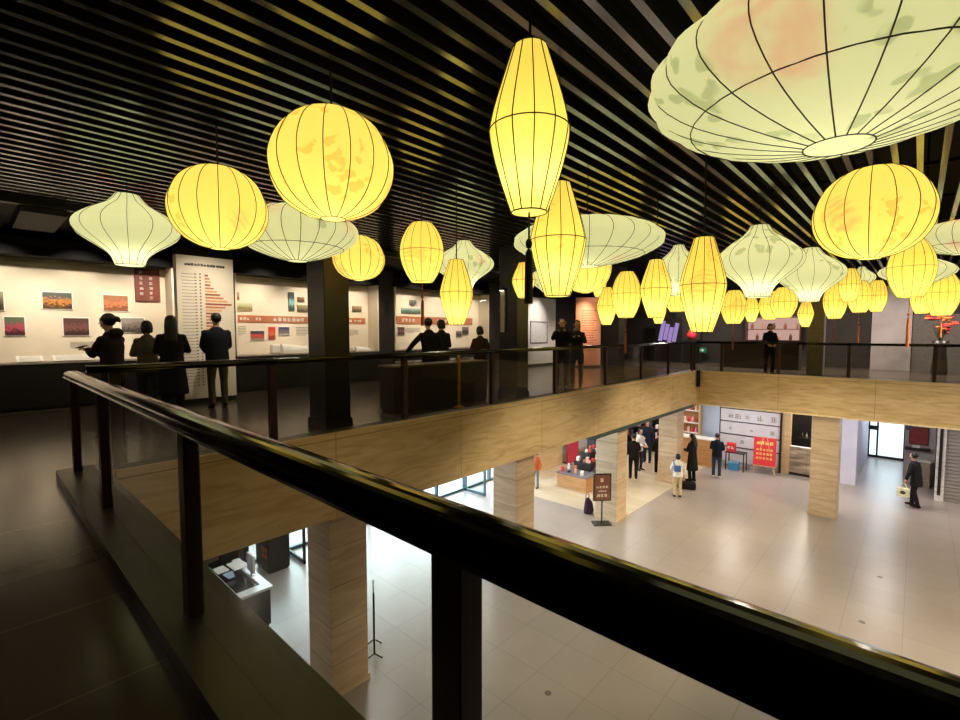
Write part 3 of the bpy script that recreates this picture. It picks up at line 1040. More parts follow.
# low display case standing behind the left railing
dc = thing('table_case', 'low dark display table behind the railing under the leaning people', 'display case', (-6.77, 5.1, 0))
b = B(); b.box(-.42, 0, 0, 2.45, .05, .82); b.box(-.4, -.03, .03, 2.42, 0, .05); b.make('body', plain('table_brown', (44, 36, 30), .4), dc)
b = B(); b.box(-.45, .02, -.02, 2.47, .82, .85); b.make('top_frame', plain('table_edge', (120, 104, 84), .35), dc)
b = B(); b.box(-.42, -.01, .02, 2.43, .85, .9); b.make('glass_top', GLASS_CASE, dc)

st = thing('stanchion', 'shiny brass stanchion post standing behind the left railing', 'stanchion', (-6.475, 6.42, 0))
b = B(); b.lathe([(.1, 0), (.1, .015), (.05, .03), (.028, .05), (.028, .06)], 20); b.make('foot', BRASS, st, smooth=False)
b = B(); b.lathe([(.026, .05), (.026, .36), (.034, .37), (.034, .39), (.026, .40), (.026, .86)], 16); b.make('tube', BRASS, st)
b = B(); b.lathe([(.034, .86), (.036, .93), (.03, .95), (.012, .965), (.03, .985), (.012, 1.01)], 16); b.make('cap', BRASS, st)

# far end of the left gallery
nb = thing('notice_board', 'pale lit wall board with a framed sheet behind the couple with cameras', 'board', (-11.9, 15.55, 0))
b = B(); b.box(-.06, 0, 0, 2.3, .1, 2.9); b.make('board', plain('pale_board', (196, 190, 184), .6, 0, .03, 2), nb)
b = B()
for (y0, y1, z0, z1) in ((.42, .46, .98, 1.9), (1.62, 1.66, .98, 1.9), (.42, 1.66, 1.86, 1.9), (.42, 1.66, .98, 1.02)):
    b.box(.001, .03, y0, y1, z0, z1)
b.make('sheet_frame', plain('grey_frame', (120, 112, 112), .5), nb)
b = B(); b.box(.001, .012, .46, 1.62, 1.02, 1.86); b.make('sheet', plain('grey_sheet', (186, 182, 178), .6), nb)
ld = bpy.data.lights.new('board_spot', 'SPOT'); ld.energy = 330; ld.spot_size = math.radians(60); ld.spot_blend = 1; ld.shadow_soft_size = .03; ld.color = (1, .93, .86)
o = bpy.data.objects.new('board_spot', ld); col.objects.link(o); o.location = (-10.4, 16.3, 3.2)
o.rotation_euler = Vector((-1.4, .0, -1.2)).to_track_quat('-Z', 'Y').to_euler()

cpn = thing('curved_panel', 'curved salmon coloured panel with lines of print, right of the couple', 'panel', (-10.3, 17.7, 0))
b = B()
vv = []
for r_ in (.62, .58):
    for z in (.08, 2.85):
        vv.append([b.bm.verts.new((r_ * math.cos(a), r_ * math.sin(a), z)) for a in [math.radians(-100 + 10 * k) for k in range(18)]])
for k in range(17):
    b._face([vv[0][k], vv[0][k + 1], vv[1][k + 1], vv[1][k]]); b._face([vv[2][k], vv[3][k], vv[3][k + 1], vv[2][k + 1]])
    b._face([vv[1][k], vv[1][k + 1], vv[3][k + 1], vv[3][k]]); b._face([vv[0][k], vv[2][k], vv[2][k + 1], vv[0][k + 1]])
for k in (0, 17):
    b._face([vv[0][k], vv[1][k], vv[3][k], vv[2][k]])
b.make('board', SALMON, cpn, smooth=False)
b = B()
for j in range(17):
    z = 2.3 - .1 * j
    n = 9 if j % 4 else 11
    ring = [[b.bm.verts.new((.6245 * math.cos(a), .6245 * math.sin(a), zz)) for a in [math.radians(-75 + 6 * k) for k in range(n)]] for zz in (z, z + .03)]
    for k in range(n - 1):
        b._face([ring[0][k], ring[0][k + 1], ring[1][k + 1], ring[1][k]])
b.make('print_lines', plain('print_brown', (176, 96, 66), .7), cpn)
b = B(); b.lathe([(.64, 0), (.64, .08)], 28); b.make('plinth', CASEBLACK, cpn)
ld = bpy.data.lights.new('panel_spot', 'SPOT'); ld.energy = 420; ld.spot_size = math.radians(55); ld.spot_blend = 1; ld.shadow_soft_size = .03; ld.color = (1, .86, .7)
o = bpy.data.objects.new('panel_spot', ld); col.objects.link(o); o.location = (-9.1, 16.2, 3.2)
o.rotation_euler = Vector((-1.2, .9, -1.5)).to_track_quat('-Z', 'Y').to_euler()

# narrow lit plate on the black column
sc_ = thing('column_lamp', 'narrow lit metal plate on the black column left of the notice board', 'wall lamp', (-6.84, 8.18, 1.45))
b = B(); b.box(-.06, .06, -.03, 0, 0, .92); b.make('plate', plain('lamp_plate', (170, 160, 150), .4, .2), sc_)
b = B(); b.box(-.05, .05, -.1, -.0, .92, .98); b.make('hood', CASEBLACK, sc_)
b = B(); b.box(-.04, .04, -.09, -.04, .912, .919); b.make('lamp', LAMPSPOT, sc_)

# far gallery, in the dark behind the lanterns
b = B(); b.box(-1.36, -.2, 23.9, 24.19, 0, 3.2); struct(b.make('wall_panel', GREYWALL))
b = B(); b.box(-.18, 3.5, 23.95, 24.19, 0, 2.1); struct(b.make('wall_panel', plain('taupe_panel', (98, 90, 86), .6)))
b = B(); b.box(-8.9, -7.7, 23.9, 24.19, 0, 3.2); struct(b.make('wall_panel', plain('charcoal_panel', (52, 46, 46), .6)))
t = thing('display_screen', 'slanted purple-white lit display in the dark far corner', 'screen', (-9.3, 23.2, 1.0))
for k in range(4):
    b = B(); b.box(-.15 + .22 * k, .03 + .22 * k, -.02, .02, .0 + .1 * (k % 2), 1.0 - .12 * (k % 3), Matrix.Rotation(.18, 4, 'Y')); b.make('light_strip', PURPLE, t)
b = B(); b.box(-.3, .95, .03, .1, -1.0, 1.2); b.make('back_panel', BLACKCOL, t)
t = thing('red_figure', 'small bright red ornament standing in the dark far corner', 'ornament', (-7.75, 22.9, 0))
b = B(); b.box(-.3, .3, -.2, .2, 0, 1.1); b.make('pedestal', CASEBLACK, t)
b = B(); b.lathe([(.12, 1.1), (.2, 1.2), (.22, 1.35), (.14, 1.5), (.05, 1.72)], 12); b.make('body', RED, t, smooth=True)
t = thing('exit_sign', 'green exit sign with a white arrow low on the far wall', 'sign', (-7.75, 23.88, .48))
b = B(); b.box(-.06, .36, 0, .018, -.02, .24); b.make('housing', STEEL, t)
b = B(); b.box(-.04, .34, -.006, -.001, 0, .22); b.make('face', GREENSIGN, t)
b = B(); b.prism([(.02, .08), (.16, .08), (.16, .03), (.28, .11), (.16, .19), (.16, .14), (.02, .14)], 0, .004)
for v in b.bm.verts:
    v.co = Vector((v.co.x, -.007 - v.co.z, v.co.y))
b.make('arrow', LETTER_W, t)
t = thing('lit_shelf', 'pinkish lit wall shelf behind the person in the far gallery', 'shelf', (-5.7, 23.8, 1.1))
b = B(); b.box(0, 2.0, .32, .38, 0, 1.0); b.make('back', SHELFGLOW, t)
for z in (0, .48, .98):
    b = B(); b.box(-.02, 2.02, 0, .32, z - .03, z); b.make('shelf_board', WOOD_D, t)
for x in (-.04, 2.0):
    b = B(); b.box(x, x + .04, 0, .38, -.03, 1.02); b.make('side_panel', WOOD_D, t)
for i in range(9):
    b = B()
    xx = -5.5 + .21 * i
    b.lathe([(.05, 0), (.06, .05), (.06, .16), (.03, .22), (.03, .26)], 10)
    tag(b.make('jar', plain('jar_%d' % (i % 3), ((150, 90, 70), (90, 60, 54), (190, 150, 120))[i % 3], .4), None, (xx, 23.95, 1.102 if i % 2 else 1.582)), 'small jar on the pinkish lit shelf', 'jar', 'jars on the lit shelf')
t = thing('serving_counter', 'low dark counter with a pale top in front of the lit shelf', 'counter', (-5.9, 21.3, 0))
b = B(); b.box(0, 2.6, 0, .6, .0, 1.0); b.make('body', plain('counter_brown', (60, 46, 40), .5), t)
b = B(); b.box(-.03, 2.63, -.03, .63, 1.0, 1.04); b.make('top', plain('counter_top', (170, 160, 150), .3), t)
# red and orange flowers on a stand
t = thing('flower_arrangement', 'orange and red flower arrangement near the right picture edge', 'flowers', (.55, 22.6, 0))
b = B(); b.lathe([(.2, 0), (.22, .1), (.16, .9), (.24, 1.15)], 16); b.make('vase', plain('vase_dark', (60, 50, 48), .3), t, smooth=True)
b = B()
for k in range(30):
    a, e = R_.random() * 2 * PI, R_.random()
    b.tube([(0, 0, 1.1), (.25 * math.cos(a) * e, .25 * math.sin(a) * e, 1.45 + .3 * R_.random())], .008, 4)
b.make('stems', plain('stem_green', (50, 70, 40), .6), t)
for cl_i, rgb in enumerate(((214, 90, 62), (232, 140, 70), (190, 50, 60))):
    for k in range(9):
        a, e = R_.random() * 2 * PI, .05 + .3 * R_.random()
        b = B(); cx, cy, cz = e * math.cos(a), e * math.sin(a), 1.4 + .6 * R_.random()
        for p in range(6):
            q = p * PI / 3
            b.ball((cx + .05 * math.cos(q), cy + .05 * math.sin(q), cz), (.055, .055, .04), 8, 5)
        b.ball((cx, cy, cz + .01), .03, 8, 5)
        b.make('bloom', plain('bloom_%d' % cl_i, rgb, .6), t, smooth=True)


# ------------------------------------------------------------------ people
def evaluated(o):
    bpy.context.view_layer.update()
    dg = bpy.context.evaluated_depsgraph_get()
    me = bpy.data.meshes.new_from_object(o.evaluated_get(dg))
    old = o.data
    bpy.data.objects.remove(o)
    bpy.data.meshes.remove(old)
    return me


def skinned(verts, edges, radii, levels=1):
    me = bpy.data.meshes.new('tmp')
    me.from_pydata([tuple(v) for v in verts], edges, [])
    o = bpy.data.objects.new('tmp', me)
    col.objects.link(o)
    o.modifiers.new('s', 'SKIN')
    for v, r in zip(me.skin_vertices[0].data, radii):
        v.radius = r if isinstance(r, tuple) else (r, r)
    me.skin_vertices[0].data[0].use_root = True
    m = o.modifiers.new('d', 'SUBSURF')
    m.levels = levels
    return evaluated(o)


def fused(b, voxel=0.018, it=4):
    o = bpy.data.objects.new('tmp', b.mesh('tmp'))
    col.objects.link(o)
    m = o.modifiers.new('r', 'REMESH')
    m.mode = 'VOXEL'
    m.voxel_size = voxel
    m = o.modifiers.new('s', 'SMOOTH')
    m.iterations = it
    m.factor = .5
    return evaluated(o)


EYE_ME = None


def person(label, pos, face, H=1.70, female=False, lean=0.0, hp=0.0, hy=0.0, left=None, right=None, top=None, coat='jacket',
           bottom=None, hair='short', stride=0.0, shoe=None, hood=False, turn=0.0, skirt=False, group=None, wide=1.0):
    """a figure facing `face` (dx, dy); left/right are wrist points at 1.72 m scale in the figure's own frame, x to its right, y ahead"""
    s = H / 1.72
    rz = math.atan2(-face[0], face[1])
    t = thing('person', label, 'person', pos, rz, group)
    V = Vector
    u = V((0, math.sin(lean), math.cos(lean)))
    f = V((0, math.cos(lean), -math.sin(lean)))
    pel = V((0, -.10 * math.sin(lean), .93))
    sw = (.165 if female else .185) * wide
    ch = pel + u * .36
    nk = pel + u * .56
    sh = {sd: pel + u * .49 + V((sd * sw, 0, 0)) for sd in (-1, 1)}
    yaw = Matrix.Rotation(hy, 3, 'Z')
    pit = Matrix.Rotation(-hp - lean * .35, 3, 'X')
    hd = lambda x, y, z: nk + yaw @ (pit @ V((x, y, z)))
    vs, es, rs = [], [], []

    def add(p, r, par=None):
        vs.append(p * s)
        rs.append(tuple(q * s for q in r) if isinstance(r, tuple) else r * s)
        if par is not None:
            es.append((par, len(vs) - 1))
        return len(vs) - 1
    i_p = add(pel, (.11, .09))
    i_c = add(ch, (.12, .085), i_p)
    i_n = add(nk, .05, i_c)
    i_h0 = add(hd(0, .015, .085), .056, i_n)
    i_h1 = add(hd(0, .02, .15), (.078, .09), i_h0)
    i_h2 = add(hd(0, .008, .215), (.074, .086), i_h1)
    i_h3 = add(hd(0, .0, .25), .05, i_h2)
    wrists = {}
    for sd, tgt in ((-1, left), (1, right)):
        S = sh[sd]
        if tgt is None:
            tgt = S + V((sd * .07, .05, -.53))
        W = V(tgt)
        la, lb = .285, .255
        d = W - S
        if d.length > la + lb - .01:
            W = S + d.normalized() * (la + lb - .01); d = W - S
        a = (la * la - lb * lb + d.length_squared) / (2 * d.length)
        hgt = math.sqrt(max(la * la - a * a, 0))
        hint = V((sd * .55, -.6, -.6))
        hint -= d.normalized() * hint.dot(d.normalized())
        Eb = S + d.normalized() * a + hint.normalized() * hgt
        wrists[sd] = (S, Eb, W)
        i_s = add(S - u * .035 - V((sd * .02, 0, 0)), .036, i_c)
        i_e = add(Eb, .036, i_s)
        i_w = add(W, .026, i_e)
        dr = (W - Eb).normalized()
        pn = V((-sd, 0, 0)) - dr * V((-sd, 0, 0)).dot(dr)
        if dr.y > .5:
            pn = V((-sd * .4, 0, -1)); pn -= dr * pn.dot(dr)
        pn.normalize()
        lat = dr.cross(pn).normalized()
        if lat.y < -.2:
            lat = -lat
        i_pm = add(W + dr * .045, (.030, .022), i_w)
        for q, ln in zip((-1.5, -.5, .5, 1.5), (.062, .076, .082, .072)):
            k0 = add(W + dr * .088 + lat * (q * .019), .0105, i_pm)
            k1 = add(W + dr * (.088 + ln * .55) + lat * (q * .020) + pn * .012, .0095, k0)
            add(W + dr * (.088 + ln * .9) + lat * (q * .019) + pn * .034, .008, k1)
        k0 = add(W + dr * .05 + lat * .036 + pn * .008, .0115, i_pm)
        add(W + dr * .088 + lat * .05 + pn * .022, .0095, k0)
    legs = {}
    for sd in (-1, 1):
        st_ = stride * sd
        hip = pel + V((sd * .09, 0, -.04))
        ank = V((sd * .105, st_, .085 + (.03 if st_ < 0 else 0)))
        kn = (hip + ank) / 2 + V((sd * .008, .035 + abs(st_) * .2, .02))
        legs[sd] = (hip, kn, ank)
        i_a = add(hip, .07, i_p)
        i_b = add(kn, .045, i_a)
        i_k = add(ank, .032, i_b)
        add(ank + V((sd * .015, .13, -.045)), .026, i_k)
    link_mesh('body', skinned(vs, es, rs), SKIN, t, smooth=True)
    # face: nose, ears, eyes, mouth
    b = B()
    q = (yaw @ pit).to_quaternion().to_matrix()
    P = lambda x, y, z: hd(x, y, z) * s
    b.ball(P(0, .105, .135), (.012 * s, .018 * s, .022 * s), 8, 6, q)
    b.make('nose', SKIN, t, smooth=True)
    for sd in (-1, 1):
        b = B(); b.ball(P(sd * .082, .01, .145), (.012 * s, .02 * s, .03 * s), 8, 6, q); b.make('ear', SKIN, t, smooth=True)
        b = B(); b.ball(P(sd * .033, .098, .165), (.014 * s, .008 * s, .008 * s), 8, 6, q); b.make('eye', EYEM, t, smooth=True)
    b = B(); b.ball(P(0, .096, .095), (.024 * s, .008 * s, .007 * s), 8, 6, q); b.make('mouth', LIP, t, smooth=True)
    # clothes
    b = B()
    k = (.93 if female else 1.0) * wide
    if coat == 'long':
        dn = V((0, 0, -1))
        ring = [(V((0, -.0, .42)), (.235 * k, .185)), (V((0, 0, .66)), (.215 * k, .165))]
    elif coat == 'mid':
        ring = [(pel + V((0, 0, -.22)), (.2 * k, .155))]
    else:
        ring = [(pel + V((0, 0, -.1)), (.185 * k, .14))]
    ring += [(pel + u * .06, (.178 * k, .135)), (pel + u * .2, (.168 * k, .125)), (ch, (.19 * k, .135)), (pel + u * .44, (.185 * k, .122)), (pel + u * .49, (.158 * k, .105)), (pel + u * .53, (.105 * k, .082)), (nk + u * .02, (.068, .066))]
    b.tube([p * s for p, _ in ring], [(a * s, c * s) for _, (a, c) in ring], 16)
    for sd in (-1, 1):
        S, Eb, W = wrists[sd]
        S2 = S - u * .032 - V((sd * .018, 0, 0))
        b.tube([(S2 - V((sd * .03, 0, -.01))) * s, (S2 + (Eb - S2) * .3) * s, Eb * s, (Eb + (W - Eb) * .5) * s, (W - (W - Eb) * .02) * s], [.062 * s, .064 * s, .058 * s, .052 * s, .044 * s], 12)
        b.ball(S2 * s, .066 * s, 12, 8)
    if hood:
        b.ball((nk + V((0, -.09, .0))) * s, (.11 * s, .075 * s, .075 * s), 12, 8)
    link_mesh('coat' if coat != 'jacket' else 'jacket', fused(b, .018 * s), top, t, smooth=True)
    b = B()
    b.tube([(pel + V((0, 0, .08))) * s, pel * s, (pel + V((0, 0, -.14))) * s], [(.155 * k * s, .115 * s), (.165 * k * s, .122 * s), (.14 * k * s, .11 * s)], 14)
    for sd in (-1, 1):
        hip, kn, ank = legs[sd]
        b.tube([(hip + V((0, 0, -.02))) * s, (hip + (kn - hip) * .5) * s, kn * s, (kn + (ank - kn) * .5) * s, (ank + V((0, 0, -.03))) * s], [.092 * s, .086 * s, .068 * s, .064 * s, .058 * s], 12)
    link_mesh('trousers', fused(b, .018 * s), bottom, t, smooth=True)
    for sd in (-1, 1):
        a = legs[sd][2]
        b = B()
        z0 = a.z - .085
        b.tube([(a.x * s, (a.y - .07) * s, (z0 + .035) * s), (a.x * s, (a.y - .05) * s, (z0 + .05) * s), ((a.x + sd * .006) * s, (a.y + .06) * s, (z0 + .046) * s), ((a.x + sd * .014) * s, (a.y + .15) * s, (z0 + .034) * s), ((a.x + sd * .014) * s, (a.y + .19) * s, (z0 + .022) * s)],
               [(.03 * s, .030 * s), (.04 * s, .05 * s), (.045 * s, .045 * s), (.045 * s, .032 * s), (.03 * s, .02 * s)], 12)
        b.make('shoe', shoe or CASEBLACK, t, smooth=True)
    # hair
    b = B()
    b.ball(P(0, -.034, .185), (.092 * s, .096 * s, .096 * s), 14, 10, q)
    if hair == 'long':
        b.tube([P(0, -.06, .2), P(0, -.075, .1), P(0, -.085, -.02), P(0, -.1, -.16), P(0, -.09, -.24)], [(.085 * s, .06 * s), (.098 * s, .07 * s), (.1 * s, .06 * s), (.09 * s, .05 * s), (.05 * s, .03 * s)], 12)
    elif hair == 'bob':
        b.tube([P(0, -.03, .2), P(0, -.04, .12), P(0, -.045, .05)], [(.09 * s, .08 * s), (.1 * s, .08 * s), (.085 * s, .06 * s)], 12)
    elif hair == 'bun':
        b.ball(P(0, -.15, .16), (.045 * s, .05 * s, .045 * s), 10, 8)
        b.tube([P(0, -.15, .16), P(0, -.185, .135), P(0, -.2, .10)], [.03 * s, .03 * s, .01 * s], 8)
    link_mesh('hair', fused(b, .013 * s, 2), HAIR, t, smooth=True)
    return t, wrists, s


def held(parent, name, b, mat):
    return b.make(name, mat, parent)


BLK, NAVY, CHAR = cloth('black', (24, 22, 24)), cloth('navy', (30, 36, 52)), cloth('charcoal', (44, 42, 44))
BEIGE, WHITEC, JEAN = cloth('beige', (196, 176, 140)), cloth('white', (226, 224, 220)), cloth('jeans', (58, 72, 96))
PLUM, GREYC, OLIVE = cloth('plum', (70, 54, 76)), cloth('grey', (130, 130, 134)), cloth('olive', (84, 76, 56))
ORANGE, BROWN = cloth('orange', (206, 106, 62)), cloth('brown', (64, 44, 36))
WHITESHOE = plain('white_shoe', (214, 208, 200), .5)


def worldpt(t, p, s):
    return Matrix.Rotation(t.rotation_euler.z, 3, 'Z') @ (Vector(p) * s) + Vector(t.location)


# upper gallery, left
IL = (-.735, -.678)      # towards the left of the picture
AWAY = (-.68, .735)
t, w, s = person('woman with a small bun in dark clothes, in profile, holding a phone', (-8.11, 1.36, 0), (-.80, -.60), 1.66, True, .03, .25, 0, (.0, .37, 1.25), (.05, .35, 1.24), cloth('darkviolet', (40, 32, 38)), 'jacket', BLK, 'bun', hood=True)
p = worldpt(t, (.03, .50, 1.29), s)
ph = thing('smartphone', 'phone held out by the woman with a bun', 'phone', p, t.rotation_euler.z)
b = B(); b.rbox(-.037, .037, -.075, .075, -.004, .004, .003, Matrix.Rotation(-.25, 4, 'X')); b.make('case', FRAME_D, ph)
b = B(); b.box(-.033, .033, -.07, .07, .0045, .005, Matrix.Rotation(-.25, 4, 'X')); b.make('screen', SCREEN, ph)
person('woman in a beige jacket with dark bob hair, back to the camera', (-9.6, 2.09, 0), (-.95, .3), 1.60, True, .05, .1, .2, (-.1, .28, 1.15), (.1, .3, 1.15), OLIVE, 'jacket', CHAR, 'bob')
person('long-haired woman in a long black coat beside the chart panel', (-9.1, 2.32, 0), (-.95, .25), 1.68, True, 0, .02, 0, (-.08, .26, 1.2), (.1, .28, 1.22), BLK, 'long', BLK, 'long', wide=1.1)
person('man in a dark jacket and brown trousers standing before the chart panel', (-9.9, 3.28, 0), (-1, .1), 1.77, False, .04, .08, 0, (-.12, .28, 1.02), (.12, .28, 1.02), cloth('slate', (26, 30, 38)), 'jacket', cloth('taupe', (92, 80, 62)), 'short', wide=1.12)
# leaning pair and child behind the low case
person('person leaning at the low display table with one arm propped out to the left', (-7.55, 6.62, 0), (-.85, .45), 1.71, False, .12, .25, .3, (-.5, .02, 1.02), (.1, .3, 1.1), BLK, 'jacket', BLK, 'short')
person('person in a dark coat standing close to the leaning one at the table', (-7.95, 7.35, 0), (-.9, .3), 1.70, True, .08, .3, 0, (-.1, .3, 1.06), (.1, .3, 1.1), cloth('umber', (40, 32, 28)), 'mid', BLK, 'bob')
person('smaller person in a brown coat at the right end of the low display table', (-7.45, 8.08, 0), (-.7, .7), 1.55, True, .1, .3, .3, (-.1, .3, 1.1), (.1, .3, 1.1), BROWN, 'jacket', CHAR, 'bob')
# couple taking pictures
t, w, s = person('person in black taking a photograph at the left railing', (-6.66, 10.3, 0), (.5, -.85), 1.76, False, .05, .1, 0, (-.07, .34, 1.45), (.07, .34, 1.45), BLK, 'mid', BLK, 'short')
p = worldpt(t, (0, .46, 1.50), s)
cm = thing('camera', 'black camera held up by the left one of the couple', 'camera', p, t.rotation_euler.z)
b = B(); b.rbox(-.06, .06, -.03, .03, -.04, .04, .008); b.make('camera_body', CASEBLACK, cm)
b = B(); b.lathe([(.03, .0), (.032, .05)], 14)
for v in b.bm.verts:
    v.co = Vector((v.co.x, .031 + v.co.z, v.co.y))
b.make('lens', CASEBLACK, cm)
t, w, s = person('person in a dark jacket with grey scarf beside the photographer at the railing', (-6.62, 10.95, 0), (.45, -.9), 1.72, True, .05, .15, .2, (-.08, .36, 1.34), (.06, .36, 1.32), cloth('darkgrey', (40, 36, 36)), 'mid', BLK, 'bob')
b = B(); b.lathe([(.075, -.03), (.092, .0), (.09, .04), (.07, .06)], 16, (0, .015, 1.50 * s), sy=1.0); b.make('scarf', GREYC, t, smooth=True)
p = worldpt(t, (-.01, .53, 1.40), s)
ph = thing('smartphone', 'phone held up by the right one of the couple', 'phone', p, t.rotation_euler.z)
b = B(); b.rbox(-.075, .075, -.004, .004, -.037, .037, .003); b.make('case', FRAME_D, ph)
b = B(); b.box(-.07, .07, -.0052, -.0047, -.033, .033); b.make('screen', SCREEN, ph)
person('person in dark clothes standing at the far railing before the lit shelf', (-3.75, 18.7, 0), (.4, -.9), 1.70, True, .05, .2, .4, (-.1, .3, 1.05), (.1, .3, 1.05), BLK, 'mid', BLK, 'bob')

# lower hall
kid, w, s = person('child in a white jacket and beige trousers with a blue bag, seen from behind', (-5.93, 16.5, ZL), (-.5, .86), 1.48, True, 0, 0, -.3, (-.1, .2, 1.15), None, WHITEC, 'jacket', BEIGE, 'bob', shoe=BROWN, wide=1.1)
p = worldpt(kid, (-.03, -.20, 1.22), s)
bg = thing('shoulder_bag', 'blue shoulder bag on the back of the child in white', 'bag', p, kid.rotation_euler.z)
b = B(); b.rbox(-.13, .09, -.05, .03, -.12, .1, .03); b.make('pouch', cloth('blue', (70, 104, 168)), bg)
b = B(); b.tube([(-.1, .0, .09), (-.13, .03, .17), (-.135, .09, .25)], [(.02, .006)] * 3, 8); b.make('strap', cloth('blue', (70, 104, 168)), bg)
lady, w, s = person('woman in a long black coat and boots between the columns', (-6.15, 18.6, ZL), (-.9, .35), 1.80, True, .02, .25, 0, (-.1, .28, 1.15), (.1, .28, 1.2), cloth('blackgreen', (26, 28, 28)), 'long', BLK, 'long', shoe=BLK)
person('man in a navy jacket and jeans in front of the white mural wall', (-5.62, 19.75, ZL), (-.25, .95), 1.72, False, 0, .15, 0, (-.08, .26, 1.1), (.12, .26, 1.05), NAVY, 'jacket', JEAN, 'short', shoe=WHITESHOE)
person('man in black beside the stone column in the shop', (-7.95, 17.4, ZL), (-.5, .85), 1.72, False, 0, .1, .5, None, (.1, .25, 1.1), BLK, 'jacket', BLK, 'short')
person('person in a white shirt behind the man in black in the shop', (-8.3, 18.7, ZL), (.9, -.3), 1.68, True, .03, .15, 0, (-.1, .28, 1.1), (.1, .3, 1.1), WHITEC, 'jacket', PLUM, 'bob')
person('tall person in dark navy at the back of the shop', (-8.55, 20.1, ZL), (.2, -.98), 1.80, False, 0, .1, 0, None, (.1, .3, 1.1), NAVY, 'jacket', NAVY, 'short')
person('person in black half hidden by the left edge of a stone column', (-7.45, 18.65, ZL), (-.4, .9), 1.72, True, 0, .1, 0, None, (.08, .26, 1.1), BLK, 'mid', BLK, 'bob', shoe=WHITESHOE)
person('short person with orange top and grey trousers behind a column edge', (-10.1, 13.95, ZL), (.2, -.9), 1.35, True, .04, .1, 0, None, (.1, .26, 1.1), ORANGE, 'jacket', GREYC, 'bob', group=None)
walker, w, s = person('man in dark clothes walking left with a white tote bag', (.12, 20.75, ZL), (-.78, .42), 1.74, False, .16, .12, 0, (-.3, .12, .84), None, cloth('blackblue', (28, 30, 36)), 'mid', cloth('darkplum', (34, 28, 36)), 'short', stride=.14, shoe=BLK)
p = worldpt(walker, (-.33, .15, .50), s)
tb = thing('tote_bag', 'white tote bag hanging from the hand of the walking man', 'bag', p, walker.rotation_euler.z + .3)
b = B(); b.rbox(-.05, .05, -.16, .16, -.17, .13, .02); b.mi = 1
b.ball((-.05, 0, -.02), (.004, .08, .06), 10, 6); b.make('bag', [plain('tote_cream', (236, 230, 206), .8), OLIVE], tb)
b = B()
for sx in (-.03, .03):
    b.tube([(sx, -.09, .12), (sx * .6, -.05, .25), (0, .0, .29), (sx * .6, .05, .25), (sx, .09, .12)], .008, 6)
b.make('handles', plain('tote_cream', (236, 230, 206), .8), tb)
t = thing('travel_bag', 'black bag on the floor beside the feet of the child in white', 'bag', (-6.0, 17.6, ZL), .4)
b = B(); b.rbox(-.3, .3, -.15, .15, 0, .26, .05); b.make('pouch', BLK, t)
b = B(); b.tube([(-.15, 0, .24), (-.12, 0, .36), (.12, 0, .36), (.15, 0, .24)], .014, 6); b.make('handle', BLK, t)
#--PART3--
# ------------------------------------------------------------------ lower hall: shell
XE = -11.9
ys = [4.45, 5.35, 6.7, 8.0, 9.35, 10.7, 12.05, 13.4, 14.6]
b = B()
for y in ys:
    b.box(XE - .06, XE + .06, y - .04, y + .04, ZL, -1.05)
for z in (ZL + .04, -1.75):
    b.box(XE - .05, XE + .05, 4.45, 14.6, z - .04, z + .04)
fr_ = struct(b.make('window_1', FRAME_T))
for i, (p, q) in enumerate(zip(ys, ys[1:])):
    if i in (1, 6):
        continue
    b = B(); b.box(XE - .006, XE + .006, p + .04, q - .04, ZL + .08, -1.79); b.make('pane', GLASS_DOOR, fr_)
    b = B(); b.box(XE - .006, XE + .006, p + .04, q - .04, -1.71, -1.06); b.make('pane', GLASS_DOOR, fr_)
b = B(); b.box(-13.0, XE, -5, 4.4, ZL, -1.04); struct(b.make('wall_desk', plain('brown_wall', (96, 78, 64), .7)))
b = B(); b.box(-13.0, XE - .1, 14.62, 22.3, ZL, -1.04); struct(b.make('wall_left_lower', WHITEWALL))
b = B(); b.box(-11.9, -11.1, 14.64, 17.3, ZL, -1.05); struct(b.make('wall_shop', WOOD_L))
b = B(); b.box(-12.0, -6.42, 13.2, 22.3, ZL, ZL + .012); struct(b.make('floor_shop', WOODFLOOR))
b = B()
b.box(-13.0, -3.92, 22.3, 22.5, ZL, -1.04)
b.box(-3.92, -2.1, 22.3, 22.5, ZL, -3.12)
b.box(-2.35, -2.1, 22.3, 22.5, -3.12, -1.04)
struct(b.make('wall_back', WHITEWALL))
b = B(); b.box(-6.98, -6.24, 22.24, 22.299, ZL, -1.05); struct(b.make('wall_panel', BLUEWALL))
b = B(); b.box(-3.8, -2.1, 22.24, 22.299, ZL, -3.12); struct(b.make('trim_8', STONE_DARK))
b = B(); b.box(-3.9, -3.62, 22.2, 22.5, ZL, -1.05); struct(b.make('trim_9', WOOD_L))
b = B(); b.box(-3.96, -3.9, 22.1, 22.3, ZL, -1.05); struct(b.make('trim_10', FRAME_D))
b = B(); b.box(-3.8, -2.1, 22.5, 22.52, ZL, ZL + .1); b.box(-3.8, -2.1, 22.22, 22.24, ZL, ZL + .1); struct(b.make('baseboard_back', FRAME_D))
b = B(); b.box(-4.2, -2.1, 24.6, 24.7, ZL, -1.04); b.box(-4.3, -4.2, 22.5, 24.7, ZL, -1.04); struct(b.make('wall_cafe', BLACKCOL))
b = B(); b.box(-2.1, -1.52, 22.2, 27.9, ZL, -1.04); struct(b.make('wall_corridor', plain('lavender_wall', (206, 206, 226), .6, 0, .02, 2)))
b = B(); b.box(-.24, .62, 24.1, 27.9, ZL, -1.04); struct(b.make('wall_notice', plain('mauve_wall', (176, 166, 170), .6, 0, .02, 2)))
b = B(); b.box(-2.1, 9, 27.9, 28.1, -1.75, -1.04); b.box(-.24, 9, 27.9, 28.1, ZL, -1.75); b.box(-13, -1.52, 27.9, 28.1, ZL, -1.04); struct(b.make('wall_end', WHITEWALL))
